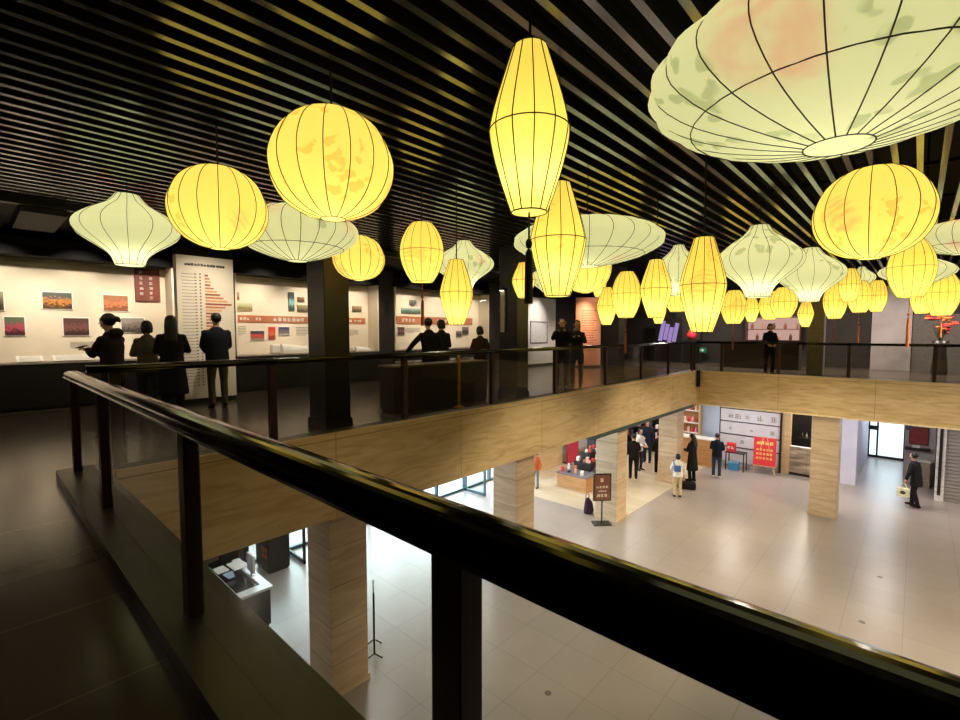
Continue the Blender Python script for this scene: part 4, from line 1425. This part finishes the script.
b = B(); b.box(.6, .82, 22.1, 22.4, ZL, -1.04); struct(b.make('trim_11', plain('white_jamb', (214, 208, 206), .5)))
b = B(); b.box(.66, .74, 22.06, 22.1, ZL + .2, -1.05); struct(b.make('trim_12', FRAME_D))
b = B()
for k in range(26):
    z = ZL + .12 * k + .06
    b.box(.82, 5.5, 22.2, 22.24, z - .06, z + .052)
    b.box(.82, 5.5, 22.185, 22.2, z - .045, z + .03)
sh = struct(b.make('door_3', SHUTTER))
b = B(); b.box(5.5, 9, 22.1, 22.3, ZL, -1.04); struct(b.make('wall_back_right', WHITEWALL))

# doors
b = B()
for x in (-1.5, -1.2, -.28):
    b.box(x - .035, x + .035, 27.92, 28.0, ZL, -1.76)
for z in (ZL + .05, -1.8):
    b.box(-1.5, -.28, 27.92, 28.0, z - .05, z + .05)
b.box(-1.5, -1.2, 27.92, 28.0, -3.0, -2.8)
d2 = struct(b.make('door_2', FRAME_D))
b = B(); b.box(-1.165, -.315, 27.955, 27.965, ZL + .1, -1.85); b.make('pane', GLASS_DOOR, d2)
b = B(); b.box(-1.465, -1.235, 27.955, 27.965, ZL + .1, -1.85); b.make('pane', GLASS_DOOR, d2)


def door_leaf(label, hinge, ang, fm):
    t = thing('glass_door', label, 'door', (hinge[0], hinge[1], ZL), ang, 'open glass doors of the lower entrance')
    b = B()
    for (x0, x1, z0, z1) in ((0, .07, .02, 2.3), (.88, .95, .02, 2.3), (0, .95, .02, .12), (0, .95, 2.2, 2.3)):
        b.box(x0, x1, -.025, .025, z0, z1)
    b.make('frame', fm, t)
    b = B(); b.box(.07, .88, -.005, .005, .12, 2.2); b.make('pane', GLASS_DOOR, t)
    b = B(); b.tube([(.82, .06, .8), (.82, .06, 1.4)], .014, 8); b.box(.81, .83, 0, .06, .84, .86); b.box(.81, .83, 0, .06, 1.34, 1.36); b.make('handle', STEEL, t)


door_leaf('open glass door with steel-blue frame left of the stone column at centre', (-11.75, 11.95), .04, FRAME_T)
door_leaf('open glass door behind the black desk at lower left', (-11.78, 5.42), .0, FRAME_D)

# ------------------------------------------------------------------ lower hall: things
# reception desk and what stands on it
t = thing('reception_desk', 'black reception desk with a white marble top edge at lower left', 'desk', (-10.62, 3.18, ZL))
b = B(); b.rbox(.0, 1.6, .0, .62, .05, .76, .01); b.box(.03, 1.57, .03, .59, 0, .05); b.make('body', CASEBLACK, t)
b = B(); b.box(-.03, 1.64, -.03, .06, .76, .81); b.box(1.42, 1.64, .06, .65, .76, .81); b.box(-.03, 1.42, .5, .65, .76, .81); b.make('top_edge', plain('white_marble', (222, 224, 228), .25, 0, .05, 5), t)
b = B(); b.box(.0, 1.42, .06, .5, .75, .775); b.make('work_surface', SCREEN, t)
for i, (x, y, w_, h_, lab) in enumerate(((.04, .1, .3, .21, 'white paper at the left of the black desk'), (.1, .34, .42, .28, 'wide white sheet at the back of the black desk'), (.42, .16, .28, .2, 'pale blue sheet in the middle of the black desk'))):
    b = B()
    for k in range(4):
        b.box(0, w_, 0, h_, .002 * k, .002 * k + .0015, Matrix.Rotation(.03 * k, 4, 'Z'))
    z = .812 if y + h_ > .5 and y > .3 else .777
    tag(b.make('paper_stack', PAPER if i < 2 else plain('pale_blue_paper', (170, 190, 220), .6), None, (-10.62 + x, 3.18 + y, ZL + z + (0.002 if i == 1 else 0)), rz=.05 * i), lab, 'paper', 'papers on the black desk')
t = thing('desk_screen', 'upright white framed monitor on the black desk', 'monitor', (-9.72, 3.72, ZL + .81))
b = B(); b.rbox(-.16, .16, -.02, .02, .06, .42, .008); b.make('casing', PAPER, t)
b = B(); b.box(-.145, .145, -.022, -.0205, .08, .405); b.make('screen', plain('screen_grey', (150, 164, 176), .2), t)
b = B(); b.box(-.03, .03, -.01, .01, 0, .07); b.box(-.09, .09, -.05, .05, 0, .01); b.make('stand', STEEL, t)
t = thing('laptop', 'open dark laptop on the black desk', 'laptop', (-9.62, 3.38, ZL + .777), .2)
b = B(); b.box(-.16, .16, -.11, .11, 0, .016); b.make('base', FRAME_D, t)
b = B(); b.box(-.16, .16, .0, .2, .0, .008, Matrix.Translation((0, .11, .012)) @ Matrix.Rotation(1.8, 4, 'X')); b.make('lid', FRAME_D, t)
b = B()
for r_ in range(4):
    for c_ in range(10):
        b.box(-.14 + c_ * .028, -.118 + c_ * .028, -.02 + r_ * .024, -.002 + r_ * .024, .016, .018)
b.make('keyboard', plain('key_grey', (70, 70, 74), .5), t)
t = thing('office_chair', 'dark office chair behind the black desk', 'chair', (-11.35, 3.75, ZL), -1.4)
b = B(); b.rbox(-.24, .24, -.22, .22, .44, .51, .02); b.make('seat', BLK, t)
b = B(); b.rbox(-.22, .22, .2, .25, .55, 1.0, .02); b.box(-.03, .03, .2, .24, .46, .6); b.make('backrest', BLK, t)
b = B(); b.tube([(0, 0, .1), (0, 0, .44)], .03, 10); b.make('column', STEEL, t)
for k in range(5):
    a = 2 * PI * k / 5
    b = B(); b.tube([(0, 0, .11), (.27 * math.cos(a), .27 * math.sin(a), .07)], .02, 8); b.ball((.27 * math.cos(a), .27 * math.sin(a), .03), .03, 10, 6); b.make('leg', FRAME_D, t)
t = thing('bag_scanner', 'black cabinet with orange symbols near the open door at lower left', 'cabinet', (-11.35, 4.86, ZL))
b = B(); b.rbox(-.36, .36, -.26, .26, .04, .86, .02); b.box(-.33, .33, -.23, .23, 0, .04); b.make('body', CASEBLACK, t)
b = B()
for k in range(2):
    for j in range(2):
        b.box(.0 + .17 * k, .12 + .17 * k, -.268, -.258, .34 + .15 * j, .45 + .15 * j)
b.make('symbols', plain('orange_print', (206, 104, 54), .6), t)
b = B(); b.box(-.34, .34, -.24, .24, .86, .88); b.make('top', STEEL, t)
for i, (x, y) in enumerate(((-.2, -.05), (.05, .08), (.22, -.1))):
    b = B(); b.rbox(-.07, .07, -.06, .06, 0, .12 + .03 * i, .01)
    tag(b.make('carton', PAPER, None, (-11.35 + x, 4.86 + y, ZL + .882), rz=.3 * i), 'small white carton on the black cabinet at lower left', 'box', 'white cartons on the black cabinet')
t = thing('folding_board', 'dark standing board seen edge-on right of the nearest stone column', 'board', (-6.93, 4.72, ZL), math.atan2(.55, -.83))
b = B(); b.box(-.22, .22, -.015, .015, .1, 1.2); b.make('board', FRAME_D, t)
b = B(); b.box(-.2, .2, -.02, -.016, .15, 1.15); b.make('sheet', PAPER, t)
for sx in (-.2, .2):
    b = B(); b.tube([(sx, 0, .1), (sx, -.14, 0)], .012, 6); b.tube([(sx, 0, .1), (sx, .14, 0)], .012, 6); b.make('foot', FRAME_D, t)

# sign stand in front of the column
t = thing('sign_stand', 'brown sign board on a black pole at the foot of the stone column', 'sign', (-6.72, 12.62, ZL), .80)
b = B(); b.rbox(-.27, .27, -.17, .17, 0, .03, .008); b.make('base', FRAME_D, t)
b = B(); b.tube([(0, 0, .03), (0, 0, .72)], .022, 10); b.make('pole', FRAME_D, t)
b = B(); b.rbox(-.27, .27, -.025, .025, .7, 1.52, .008); b.make('frame', FRAME_D, t)
b = B(); b.box(-.235, .235, -.03, -.026, .735, 1.485); b.make('board', plain('brown_sign', (122, 76, 66), .5, 0, .04, 3), t)
f = lambda u, v, d: Vector((u, -.03 - d, v))
for k, (n, z, sz) in enumerate(((1, 1.26, .13), (4, 1.08, .085), (4, .97, .06), (3, .82, .10))):
    b = B()
    for j in range(n):
        strokes(b, f, -n * sz * .55 + j * sz * 1.1, z, sz, 400 + 10 * k + j, .16)
    b.make('lettering', plain('cream_print', (228, 212, 196), .6), t)
t = thing('duffel_bag', 'dark purple bag standing behind the sign pole by the column', 'bag', (-7.42, 13.05, ZL + .0), .8)
b = B(); b.tube([(0, 0, .0), (.02, 0, .12), (.01, 0, .34), (-.03, 0, .5)], [(.14, .09), (.16, .11), (.13, .09), (.06, .04)], 12); b.make('pouch', cloth('aubergine', (64, 48, 66)), t, smooth=True)
b = B(); b.tube([(-.08, 0, .46), (-.07, 0, .6), (.0, 0, .64), (.03, 0, .58), (.0, 0, .46)], .012, 6); b.make('handle', BLK, t)

# merchandise island
t = thing('shop_island', 'low oak fronted island with a dark top, covered in goods', 'counter', (-9.62, 14.62, ZL + .012))
b = B(); b.box(0, 1.2, 0, 2.9, .0, .5); b.make('plinth', WOOD, t)
b = B(); b.box(-.02, 1.22, -.02, 2.92, .5, .55); b.make('top', plain('slate_top', (112, 108, 116), .3), t)
b = B(); b.box(.25, .95, .75, 2.7, .55, .85); b.box(.34, .68, 1.2, 2.5, .85, 1.1); b.make('riser', CASEBLACK, t)
GOODC = [((206, 62, 58), 'red'), ((232, 226, 214), 'white'), ((54, 56, 78), 'dark blue'), ((184, 118, 70), 'tan'), ((216, 170, 164), 'pink'), ((38, 34, 36), 'black')]
k = 0
spots_ = []
for j in range(7):
    spots_ += [(.12 + .135 * j, .2 + .2 * (j % 2), .55)]
for j in range(7):
    spots_ += [(1.1, .8 + .29 * j, .55)]
for j in range(7):
    spots_ += [(.84, .85 + .27 * j, .85)]
for j in range(4):
    spots_ += [(.38 + .13 * j, .85, .85)]
for j in range(5):
    spots_ += [(.60, 1.3 + .26 * j, 1.1), (.43, 1.35 + .26 * j, 1.1)]
for (x, y, z) in spots_:
    cidx = (k * 7 + k // 5) % 6
    b = B()
    hh = .1 + .14 * R_.random()
    st_ = k % 3
    if st_ == 0:
        b.rbox(-.05, .05, -.06, .06, 0, hh, .006)
        nm = 'gift_box'
    elif st_ == 1:
        b.lathe([(.03, 0), (.05, .03), (.055, hh * .5), (.03, hh * .8), (.035, hh)], 12)
        nm = 'souvenir_figure'
        b.ball((0, 0, hh + .03), .04, 10, 6)
    else:
        for q in range(3):
            b.box(-.045, .045, -.06, .06, .028 * q, .028 * q + .025, Matrix.Rotation(.12 * q, 4, 'Z'))
        nm = 'book_stack'
    o = b.make(nm, plain('goods_' + GOODC[cidx][1].replace(' ', '_'), GOODC[cidx][0], .5, 0, .05, 20), None, (-9.62 + x, 14.62 + y, ZL + .014 + z), rz=.25 * R_.random())
    tag(o, {'gift_box': 'small gift box in the crowded display on the oak island', 'souvenir_figure': 'little souvenir figure in the crowded display on the oak island', 'book_stack': 'small stack of booklets in the crowded display on the oak island'}[nm], {'gift_box': 'box', 'souvenir_figure': 'figurine', 'book_stack': 'books'}[nm], nm.replace('_', ' ') + ' items on the oak island')
    k += 1
b = B(); b.lathe([(.09, 0), (.09, .02)], 24)
for v in b.bm.verts:
    v.co = Vector((v.co.z, v.co.x, v.co.y))
tag(b.make('wall_emblem', plain('bronze_emblem', (150, 120, 80), .5), None, (-11.099, 16.9, -2.95)), 'small round emblem on the pale oak wall of the shop', 'emblem')
t = thing('display_board', 'crimson display board behind the goods on the oak island', 'board', (-10.95, 17.35, ZL + .012))
b = B(); b.box(0, .06, 0, .9, .0, 2.2); b.make('board', CRIMSON, t)
b = B(); b.box(-.2, .26, .05, .12, 0, .04); b.box(-.2, .26, .78, .85, 0, .04); b.make('foot', FRAME_D, t)
t = thing('book_rack', 'blue-grey rack right of the crimson display board', 'rack', (-10.7, 18.7, ZL + .012), .2)
b = B()
for z in (.1, .6, 1.1, 1.6):
    b.box(0, .3, 0, 1.4, z, z + .03)
b.make('shelf_board', plain('rack_grey', (96, 104, 124), .5), t)
for y in (-.03, 1.4):
    b = B(); b.box(0, .3, y, y + .03, 0, 1.9); b.make('side_panel', plain('rack_grey', (96, 104, 124), .5), t)
b = B(); b.box(-.02, 0, 0, 1.4, .1, 1.9); b.make('back', NAVY, t)
# dark shelving along the back of the shop
t = thing('wall_shelf', 'tall dark shelving with goods along the back wall of the shop', 'shelf', (-11.6, 21.9, ZL + .012))
b = B(); b.box(0, 3.2, .36, .385, 0, 2.9); b.make('back', BLACKCOL, t)
for z in (.05, .6, 1.1, 1.6, 2.1, 2.6):
    b = B(); b.box(0, 3.2, 0, .36, z, z + .03); b.make('shelf_board', WOOD_D, t)
for x in (0, 1.05, 2.1, 3.17):
    b = B(); b.box(x, x + .03, 0, .36, 0, 2.9); b.make('upright', WOOD_D, t)
for r_ in range(4):
    for c_ in range(10):
        b = B(); hh = .14 + .2 * R_.random(); b.rbox(-.068, .068, -.1, .1, 0, hh, .01)
        x = -11.6 + .2 + .31 * c_ + (.06 if c_ == 3 else .155 if c_ == 6 else 0)
        o = b.make('goods_box', plain('goods_' + GOODC[(c_ * 5 + r_ * 3) % 6][1].replace(' ', '_'), GOODC[(c_ * 5 + r_ * 3) % 6][0], .5), None, (x, 22.07, ZL + .014 + (.63, 1.13, 1.63, 2.13)[r_]))
        tag(o, 'boxed goods on the tall dark shelving at the back of the shop', 'box', 'boxes on the dark shelving')
t = thing('hanging_sign', 'small blue and white sign hanging above the heads in the shop', 'sign', (-8.05, 19.5, -1.04))
b = B(); b.box(-.26, .26, -.02, .02, -.78, -.5); b.make('board', plain('sign_blue', (70, 130, 196), .5), t)
b = B(); b.box(-.22, .22, -.024, -.021, -.70, -.58); b.make('stripe', LETTER_W, t)
b = B(); b.tube([(-.2, 0, -.5), (-.2, 0, 0)], .006, 6); b.tube([(.2, 0, -.5), (.2, 0, 0)], .006, 6); b.make('hanger', FRAME_D, t)
# product shelf and counter by the pale blue wall
t = thing('product_shelf', 'oak wall shelf with pink and red products by the pale blue wall', 'shelf', (-8.15, 21.95, ZL + .012))
b = B(); b.box(0, 1.15, .3, .33, .0, 2.9); b.make('back', WOOD, t)
for x in (-.05, 1.1):
    b = B(); b.box(x, x + .06, 0, .33, 0, 2.9); b.make('side_panel', WOOD_L, t)
for z in (1.15, 1.6, 2.15, 2.7):
    b = B(); b.box(0.01, 1.1, 0, .3, z, z + .035); b.make('shelf_board', PAPER, t)
for r_ in range(3):
    for c_ in range(6):
        b = B(); b.lathe([(.05, 0), (.065, .04), (.06, .16), (.03, .2), (.03, .24)], 12)
        i = (r_ + c_) % 4
        tag(b.make('product_bottle', plain('product_%d' % i, ((200, 60, 66), (230, 150, 170), (180, 90, 60), (236, 214, 190))[i], .4), None, (-8.15 + .14 + .165 * c_, 22.1, ZL + .0125 + (1.185, 1.635, 2.185)[r_])), 'pink or red product bottle on the oak wall shelf', 'bottle', 'products on the oak wall shelf')
t = thing('shop_counter', 'oak counter with a white top left of the man in navy', 'counter', (-7.55, 21.05, ZL + .012))
b = B(); b.box(0, 1.38, 0, .55, 0, 1.12); b.make('body', WOOD, t)
b = B(); b.box(-.03, 1.42, -.03, .58, 1.12, 1.17); b.make('top', PAPER, t)
# mural wall
mu = thing('mural_panel', 'white wall panel with black rails and grey ink drawings behind the man in navy', 'panel', (-6.22, 22.22, ZL))
b = B(); b.box(0, 2.26, .02, .07, .12, 3.2); b.make('board', plain('mural_white', (222, 220, 228), .5, 0, .02, 2), mu)
for z in (.75, 1.3, 1.85, 2.4, 2.9):
    b = B(); b.box(0, 2.26, -.005, .02, z, z + .035); b.make('rail', FRAME_D, mu)
b = B(); b.box(-.03, 0, 0, .07, .1, 3.2); b.make('post', FRAME_D, mu)
fm = lambda u, v, d: Vector((u, .02 - d, v))
for i, (x, z, sz) in enumerate(((.3, 2.0, .22), (.55, 1.98, .26), (.95, 2.02, .2), (1.4, 1.98, .26), (1.9, 1.98, .26), (.7, 2.52, .28), (1.4, 2.55, .2), (1.75, 2.5, .3), (1.15, 1.5, .12), (1.9, 1.45, .2), (.3, 2.55, .2), (2.0, 2.6, .2), (.35, 1.5, .14), (.8, .95, .16), (1.5, 1.0, .18))):
    b = B()
    strokes(b, fm, x, z, sz, 700 + i, .10)
    b.make('ink_drawing', GREYPRINT, mu)
# table with a red box
t = thing('side_table', 'small dark table beside the man in navy, red box on top', 'table', (-5.72, 21.2, ZL))
b = B(); b.box(0, .72, 0, .5, .72, .75); b.make('tabletop', FRAME_D, t)
for x in (.03, .69):
    for y in (.03, .47):
        b = B(); b.box(x - .018, x + .018, y - .018, y + .018, 0, .72); b.make('leg', FRAME_D, t)
t = thing('donation_box', 'red box with white marks on the small dark table', 'box', (-5.55, 21.4, ZL + .75))
b = B(); b.rbox(-.15, .17, -.1, .1, 0, .36, .01); b.make('box', RED, t)
b = B()
ff = lambda u, v, d: Vector((u, -.1 - d, v))
for k in range(2):
    strokes(b, ff, -.12 + .14 * k, .12, .12, 800 + k, .14)
b.make('lettering', LETTER_W, t)
t = thing('storage_crate', 'bright blue crate on the floor under the small dark table', 'crate', (-5.42, 21.42, ZL))
b = B(); b.rbox(-.19, .19, -.15, .15, 0, .3, .015); b.make('crate', BLUEPLASTIC, t)
b = B(); b.rbox(-.2, .2, -.16, .16, .3, .33, .008); b.make('lid', plain('pale_blue_plastic', (130, 190, 224), .4), t)
# easel with a red poster
t = thing('easel', 'wooden easel with a red poster in front of the white mural', 'easel', (-4.35, 21.5, ZL), .12)
b = B(); b.box(-.39, .39, -.02, .0, 0, 1.12, Matrix.Translation((0, -.05, .36)) @ Matrix.Rotation(-.2, 4, 'X')); b.make('poster', RED, t)
tl = Matrix.Translation((0, -.05, .36)) @ Matrix.Rotation(-.2, 4, 'X')
b = B()
fe = lambda u, v, d: tl @ Vector((u, -.02 - d, v))
for k in range(4):
    strokes(b, fe, -.3 + .15 * k, .82, .15, 820 + k, .16)
b.make('lettering', plain('yellow_print', (250, 214, 120), .6), t)
for r_ in range(3):
    b = B()
    for k in range(5):
        strokes(b, fe, -.3 + .12 * k, .58 - .17 * r_, .1, 840 + 10 * r_ + k, .14)
    b.make('lettering', plain('yellow_print', (250, 214, 120), .6), t)
for sx in (-1, 1):
    b = B(); b.tube([(sx * .38, -.1, 0), (sx * .2, .03, .75), (sx * .06, .17, 1.5)], .02, 8); b.make('leg', WOOD_L, t)
b = B(); b.tube([(0, .22, 1.45), (0, .5, 0)], .02, 8); b.make('leg', WOOD_L, t)
b = B(); b.box(-.4, .4, -.09, -.02, .33, .36); b.make('ledge', WOOD_L, t)
# dark opening of the cafe
t = thing('cafe_counter', 'dark counter and slanted white menu seen through the opening by the wooden post', 'counter', (-3.6, 23.6, ZL))
b = B(); b.box(0, 1.3, 0, .5, 0, 1.25); b.make('body', CASEBLACK, t)
b = B(); b.box(-.02, .75, 0, .04, 0, .26, Matrix.Translation((0, -.3, 2.35)) @ Matrix.Rotation(-.5, 4, 'Y')); b.make('menu_board', PAPER, t)
b = B(); b.tube([(.3, -.28, 2.5), (.3, -.28, 3.2)], .01, 6); b.make('hanger', FRAME_D, t)
for k in range(7):
    b = B(); b.lathe([(.04, 0), (.045, .12), (.015, .18), (.015, .25)], 10)
    tag(b.make('bottle', plain('bottle_%d' % (k % 3), ((90, 60, 50), (150, 140, 130), (60, 66, 60))[k % 3], .25), None, (-3.45 + .16 * k, 23.78, ZL + 1.2505)), 'bottle on the dark counter of the cafe opening', 'bottle', 'bottles on the cafe counter')
# corridor end and notice wall
t = thing('notice_board', 'dark red notice board on the mauve wall above the walking man', 'board', (-.1, 24.06, -2.75))
b = B(); b.box(0, .5, 0, .03, 0, .62); b.make('board', REDDARK, t)
b = B(); b.box(-.02, .52, -.008, .04, .62, .64); b.box(-.02, .52, -.008, .04, -.02, 0); b.box(-.02, 0, -.008, .04, 0, .62); b.box(.5, .52, -.008, .04, 0, .62); b.make('frame', FRAME_D, t)
t = thing('wall_ledge', 'narrow black ledge with small white things under the dark red notice board', 'shelf', (-.22, 23.9, -2.98))
b = B(); b.box(0, .7, 0, .199, 0, .1); b.make('ledge', FRAME_D, t)
b = B(); b.rbox(.2, .42, .05, .15, .1, .2, .02); b.make('paper_tray', PAPER, t)
b = B(); b.box(-.22, -.05, 24.05, 24.099, -2.25, -2.05)
tag(b.make('wall_sign', plain('sign_violet', (92, 84, 116), .5)), 'small bluish sign at the corner left of the dark red notice board', 'sign')
t = thing('umbrella_stand', 'tall grey box stand against the mauve wall behind the walking man', 'stand', (.3, 23.7, ZL))
b = B(); b.rbox(-.16, .2, -.16, .16, 0, .95, .01); b.make('body', plain('stand_taupe', (150, 134, 116), .5), t)
b = B(); b.box(-.18, .22, -.18, .18, .95, .98); b.make('top', PAPER, t)
for i, (px, py, lab) in enumerate(((880, 577, 'small dark floor plate, the one farther from the railing at right'), (862, 622, 'small dark floor plate nearer the railing at right'), (548, 693, 'small dark floor plate seen through the nearest glass panel'))):
    r = ray(px, py); p = CAM + r * ((ZL - CAM.z) / r.z)
    b = B(); b.lathe([(.055, 0), (.05, .004)], 16)
    tag(b.make('floor_plate', plain('plate_dark', (96, 88, 80), .4), None, (p.x, p.y, ZL)), lab, 'floor plate')

# smaller pieces belong to the part they sit on
HOME = {'lens': 'lamp_head', 'keyboard': 'base', 'handle': 'frame', 'lettering': 'board', 'print': 'pages', 'screen': 'casing', 'eye': 'body', 'nose': 'body',
        'ear': 'body', 'mouth': 'body', 'arrow': 'face', 'print_lines': 'board', 'stripe': 'board', 'title_lettering': 'board', 'chart_bar': 'board',
        'row_labels': 'board', 'symbols': 'body', 'glass_joint': 'glass_front', 'ink_drawing': 'board', 'pane': 'frame', 'sheet_frame': 'board'}
for root in [o for o in col.objects if o.parent is None and o.type == 'EMPTY']:
    kids = {}
    for c in root.children:
        kids.setdefault(c.name.split('.')[0], c)
    for c in list(root.children):
        h = HOME.get(c.name.split('.')[0])
        if h and h in kids and kids[h] is not c:
            c.parent = kids[h]

# ------------------------------------------------------------------ light
w = bpy.data.worlds.new('world')
sc.world = w
w.use_nodes = True
bg = w.node_tree.nodes['Background']
bg.inputs[0].default_value = (.86, .93, 1, 1)
bg.inputs[1].default_value = 2.0


def area(name, loc, aim, sx, sy, power, rgb, spread=None):
    ld = bpy.data.lights.new(name, 'AREA')
    ld.shape = 'RECTANGLE'; ld.size = sx; ld.size_y = sy
    ld.energy = power; ld.color = rgb
    if spread:
        ld.spread = spread
    o = bpy.data.objects.new(name, ld); col.objects.link(o)
    o.location = loc
    o.rotation_euler = Vector(aim).to_track_quat('-Z', 'Y').to_euler()
    return o


area('daylight_entrance', (-13.4, 9.4, -2.4), (1, 0, -.25), 9.6, 2.6, 1100, (.80, .92, 1))
area('daylight_corridor', (-.9, 28.6, -2.6), (0, -1, -.1), 1.1, 1.7, 22, (.86, .9, 1))
for y in (1.5, 6, 10.6):
    area('soffit_lamp', (-9.0, y, -1.06), (0, 0, -1), .6, .6, 45, (1, .96, .9))
for y in (15.3, 18.3, 20.8):
    area('shop_lamp', (-8.8, y, -1.06), (0, 0, -1), .9, .6, 60, (1, .93, .84))
for x in (-5.2, -3.0, -.6, 2.5):
    area('soffit_lamp', (x, 20.3, -1.06), (0, 0, -1), .6, .6, 50, (1, .94, .9))
area('corridor_lamp', (-.9, 25.5, -1.06), (0, 0, -1), .5, 1.5, 30, (.95, .95, 1))
area('shutter_lamp', (3.2, 20.8, -1.06), (0, 0, -1), .6, .6, 30, (1, .95, .92))


def down(loc, aim, power, deg, rgb):
    ld = bpy.data.lights.new('hall_fill_spot', 'SPOT')  # unseen spots added to brighten the fascias and hall floor
    ld.energy = power; ld.spot_size = math.radians(deg); ld.spot_blend = .25; ld.shadow_soft_size = .9; ld.color = rgb
    o = bpy.data.objects.new('hall_fill_spot', ld); col.objects.link(o)
    o.location = loc
    o.rotation_euler = (Vector(aim) - Vector(loc)).to_track_quat('-Z', 'Y').to_euler()


WARM = (1, .84, .53)
for y, pw in ((2.0, 500), (6.6, 3100), (11.0, 3700), (14.8, 3200)):
    down((1.8, y, 3.25), (-4.6, y + 1.2, -2.3), pw, 43, WARM)
for x in (1.5, 4.0):
    down((x, 9.5, 3.25), (x - 3.0, BY - 2.5, ZL), 1500, 66, WARM)
for x, y in ((2.5, 4.5), (3.5, 9.5), (3.0, 14.5)):
    down((x, y, 3.3), (x - 2.2, y + .5, ZL), 420, 95, (1, .88, .74))

for y in (-1.8, 4.5, 8.5, 13.0, 16.5):  # unseen overhead fill, added to lift the dark gallery floor
    area('gallery_fill_light', (-8.7, y, 3.34), (0, 0, -1), .5, .5, 34 if y > 0 else 30, (1, .84, .66))
area('gallery_fill_light', (-4.0, -1.6, 3.34), (0, 0, -1), .5, .5, 10, (1, .84, .66))
for x in (-7.6, -4.4, -1.0, 2.2):  # more added fill, brightens the far gallery wall
    area('gallery_fill_light', (x, 21.4, 3.34), (0, 0, -1), .5, .5, 160, (1, .88, .76))
area('cafe_fill_light', (-3.0, 23.3, -1.06), (0, 0, -1), .4, .4, 70, (1, .9, .75))  # fill light added to brighten the cafe interior

sc.view_settings.view_transform = 'Standard'
sc.view_settings.look = 'None'
sc.view_settings.exposure = 0.0
sc.view_settings.gamma = 1.0
sc.view_settings.use_curve_mapping = False
cy = sc.cycles
cy.max_bounces = 8
cy.diffuse_bounces = 4
cy.glossy_bounces = 3
cy.transparent_max_bounces = 24
cy.sample_clamp_indirect = 4.0
cy.use_denoising = True
cy.use_light_tree = True
cy.caustics_reflective = False
cy.caustics_refractive = False
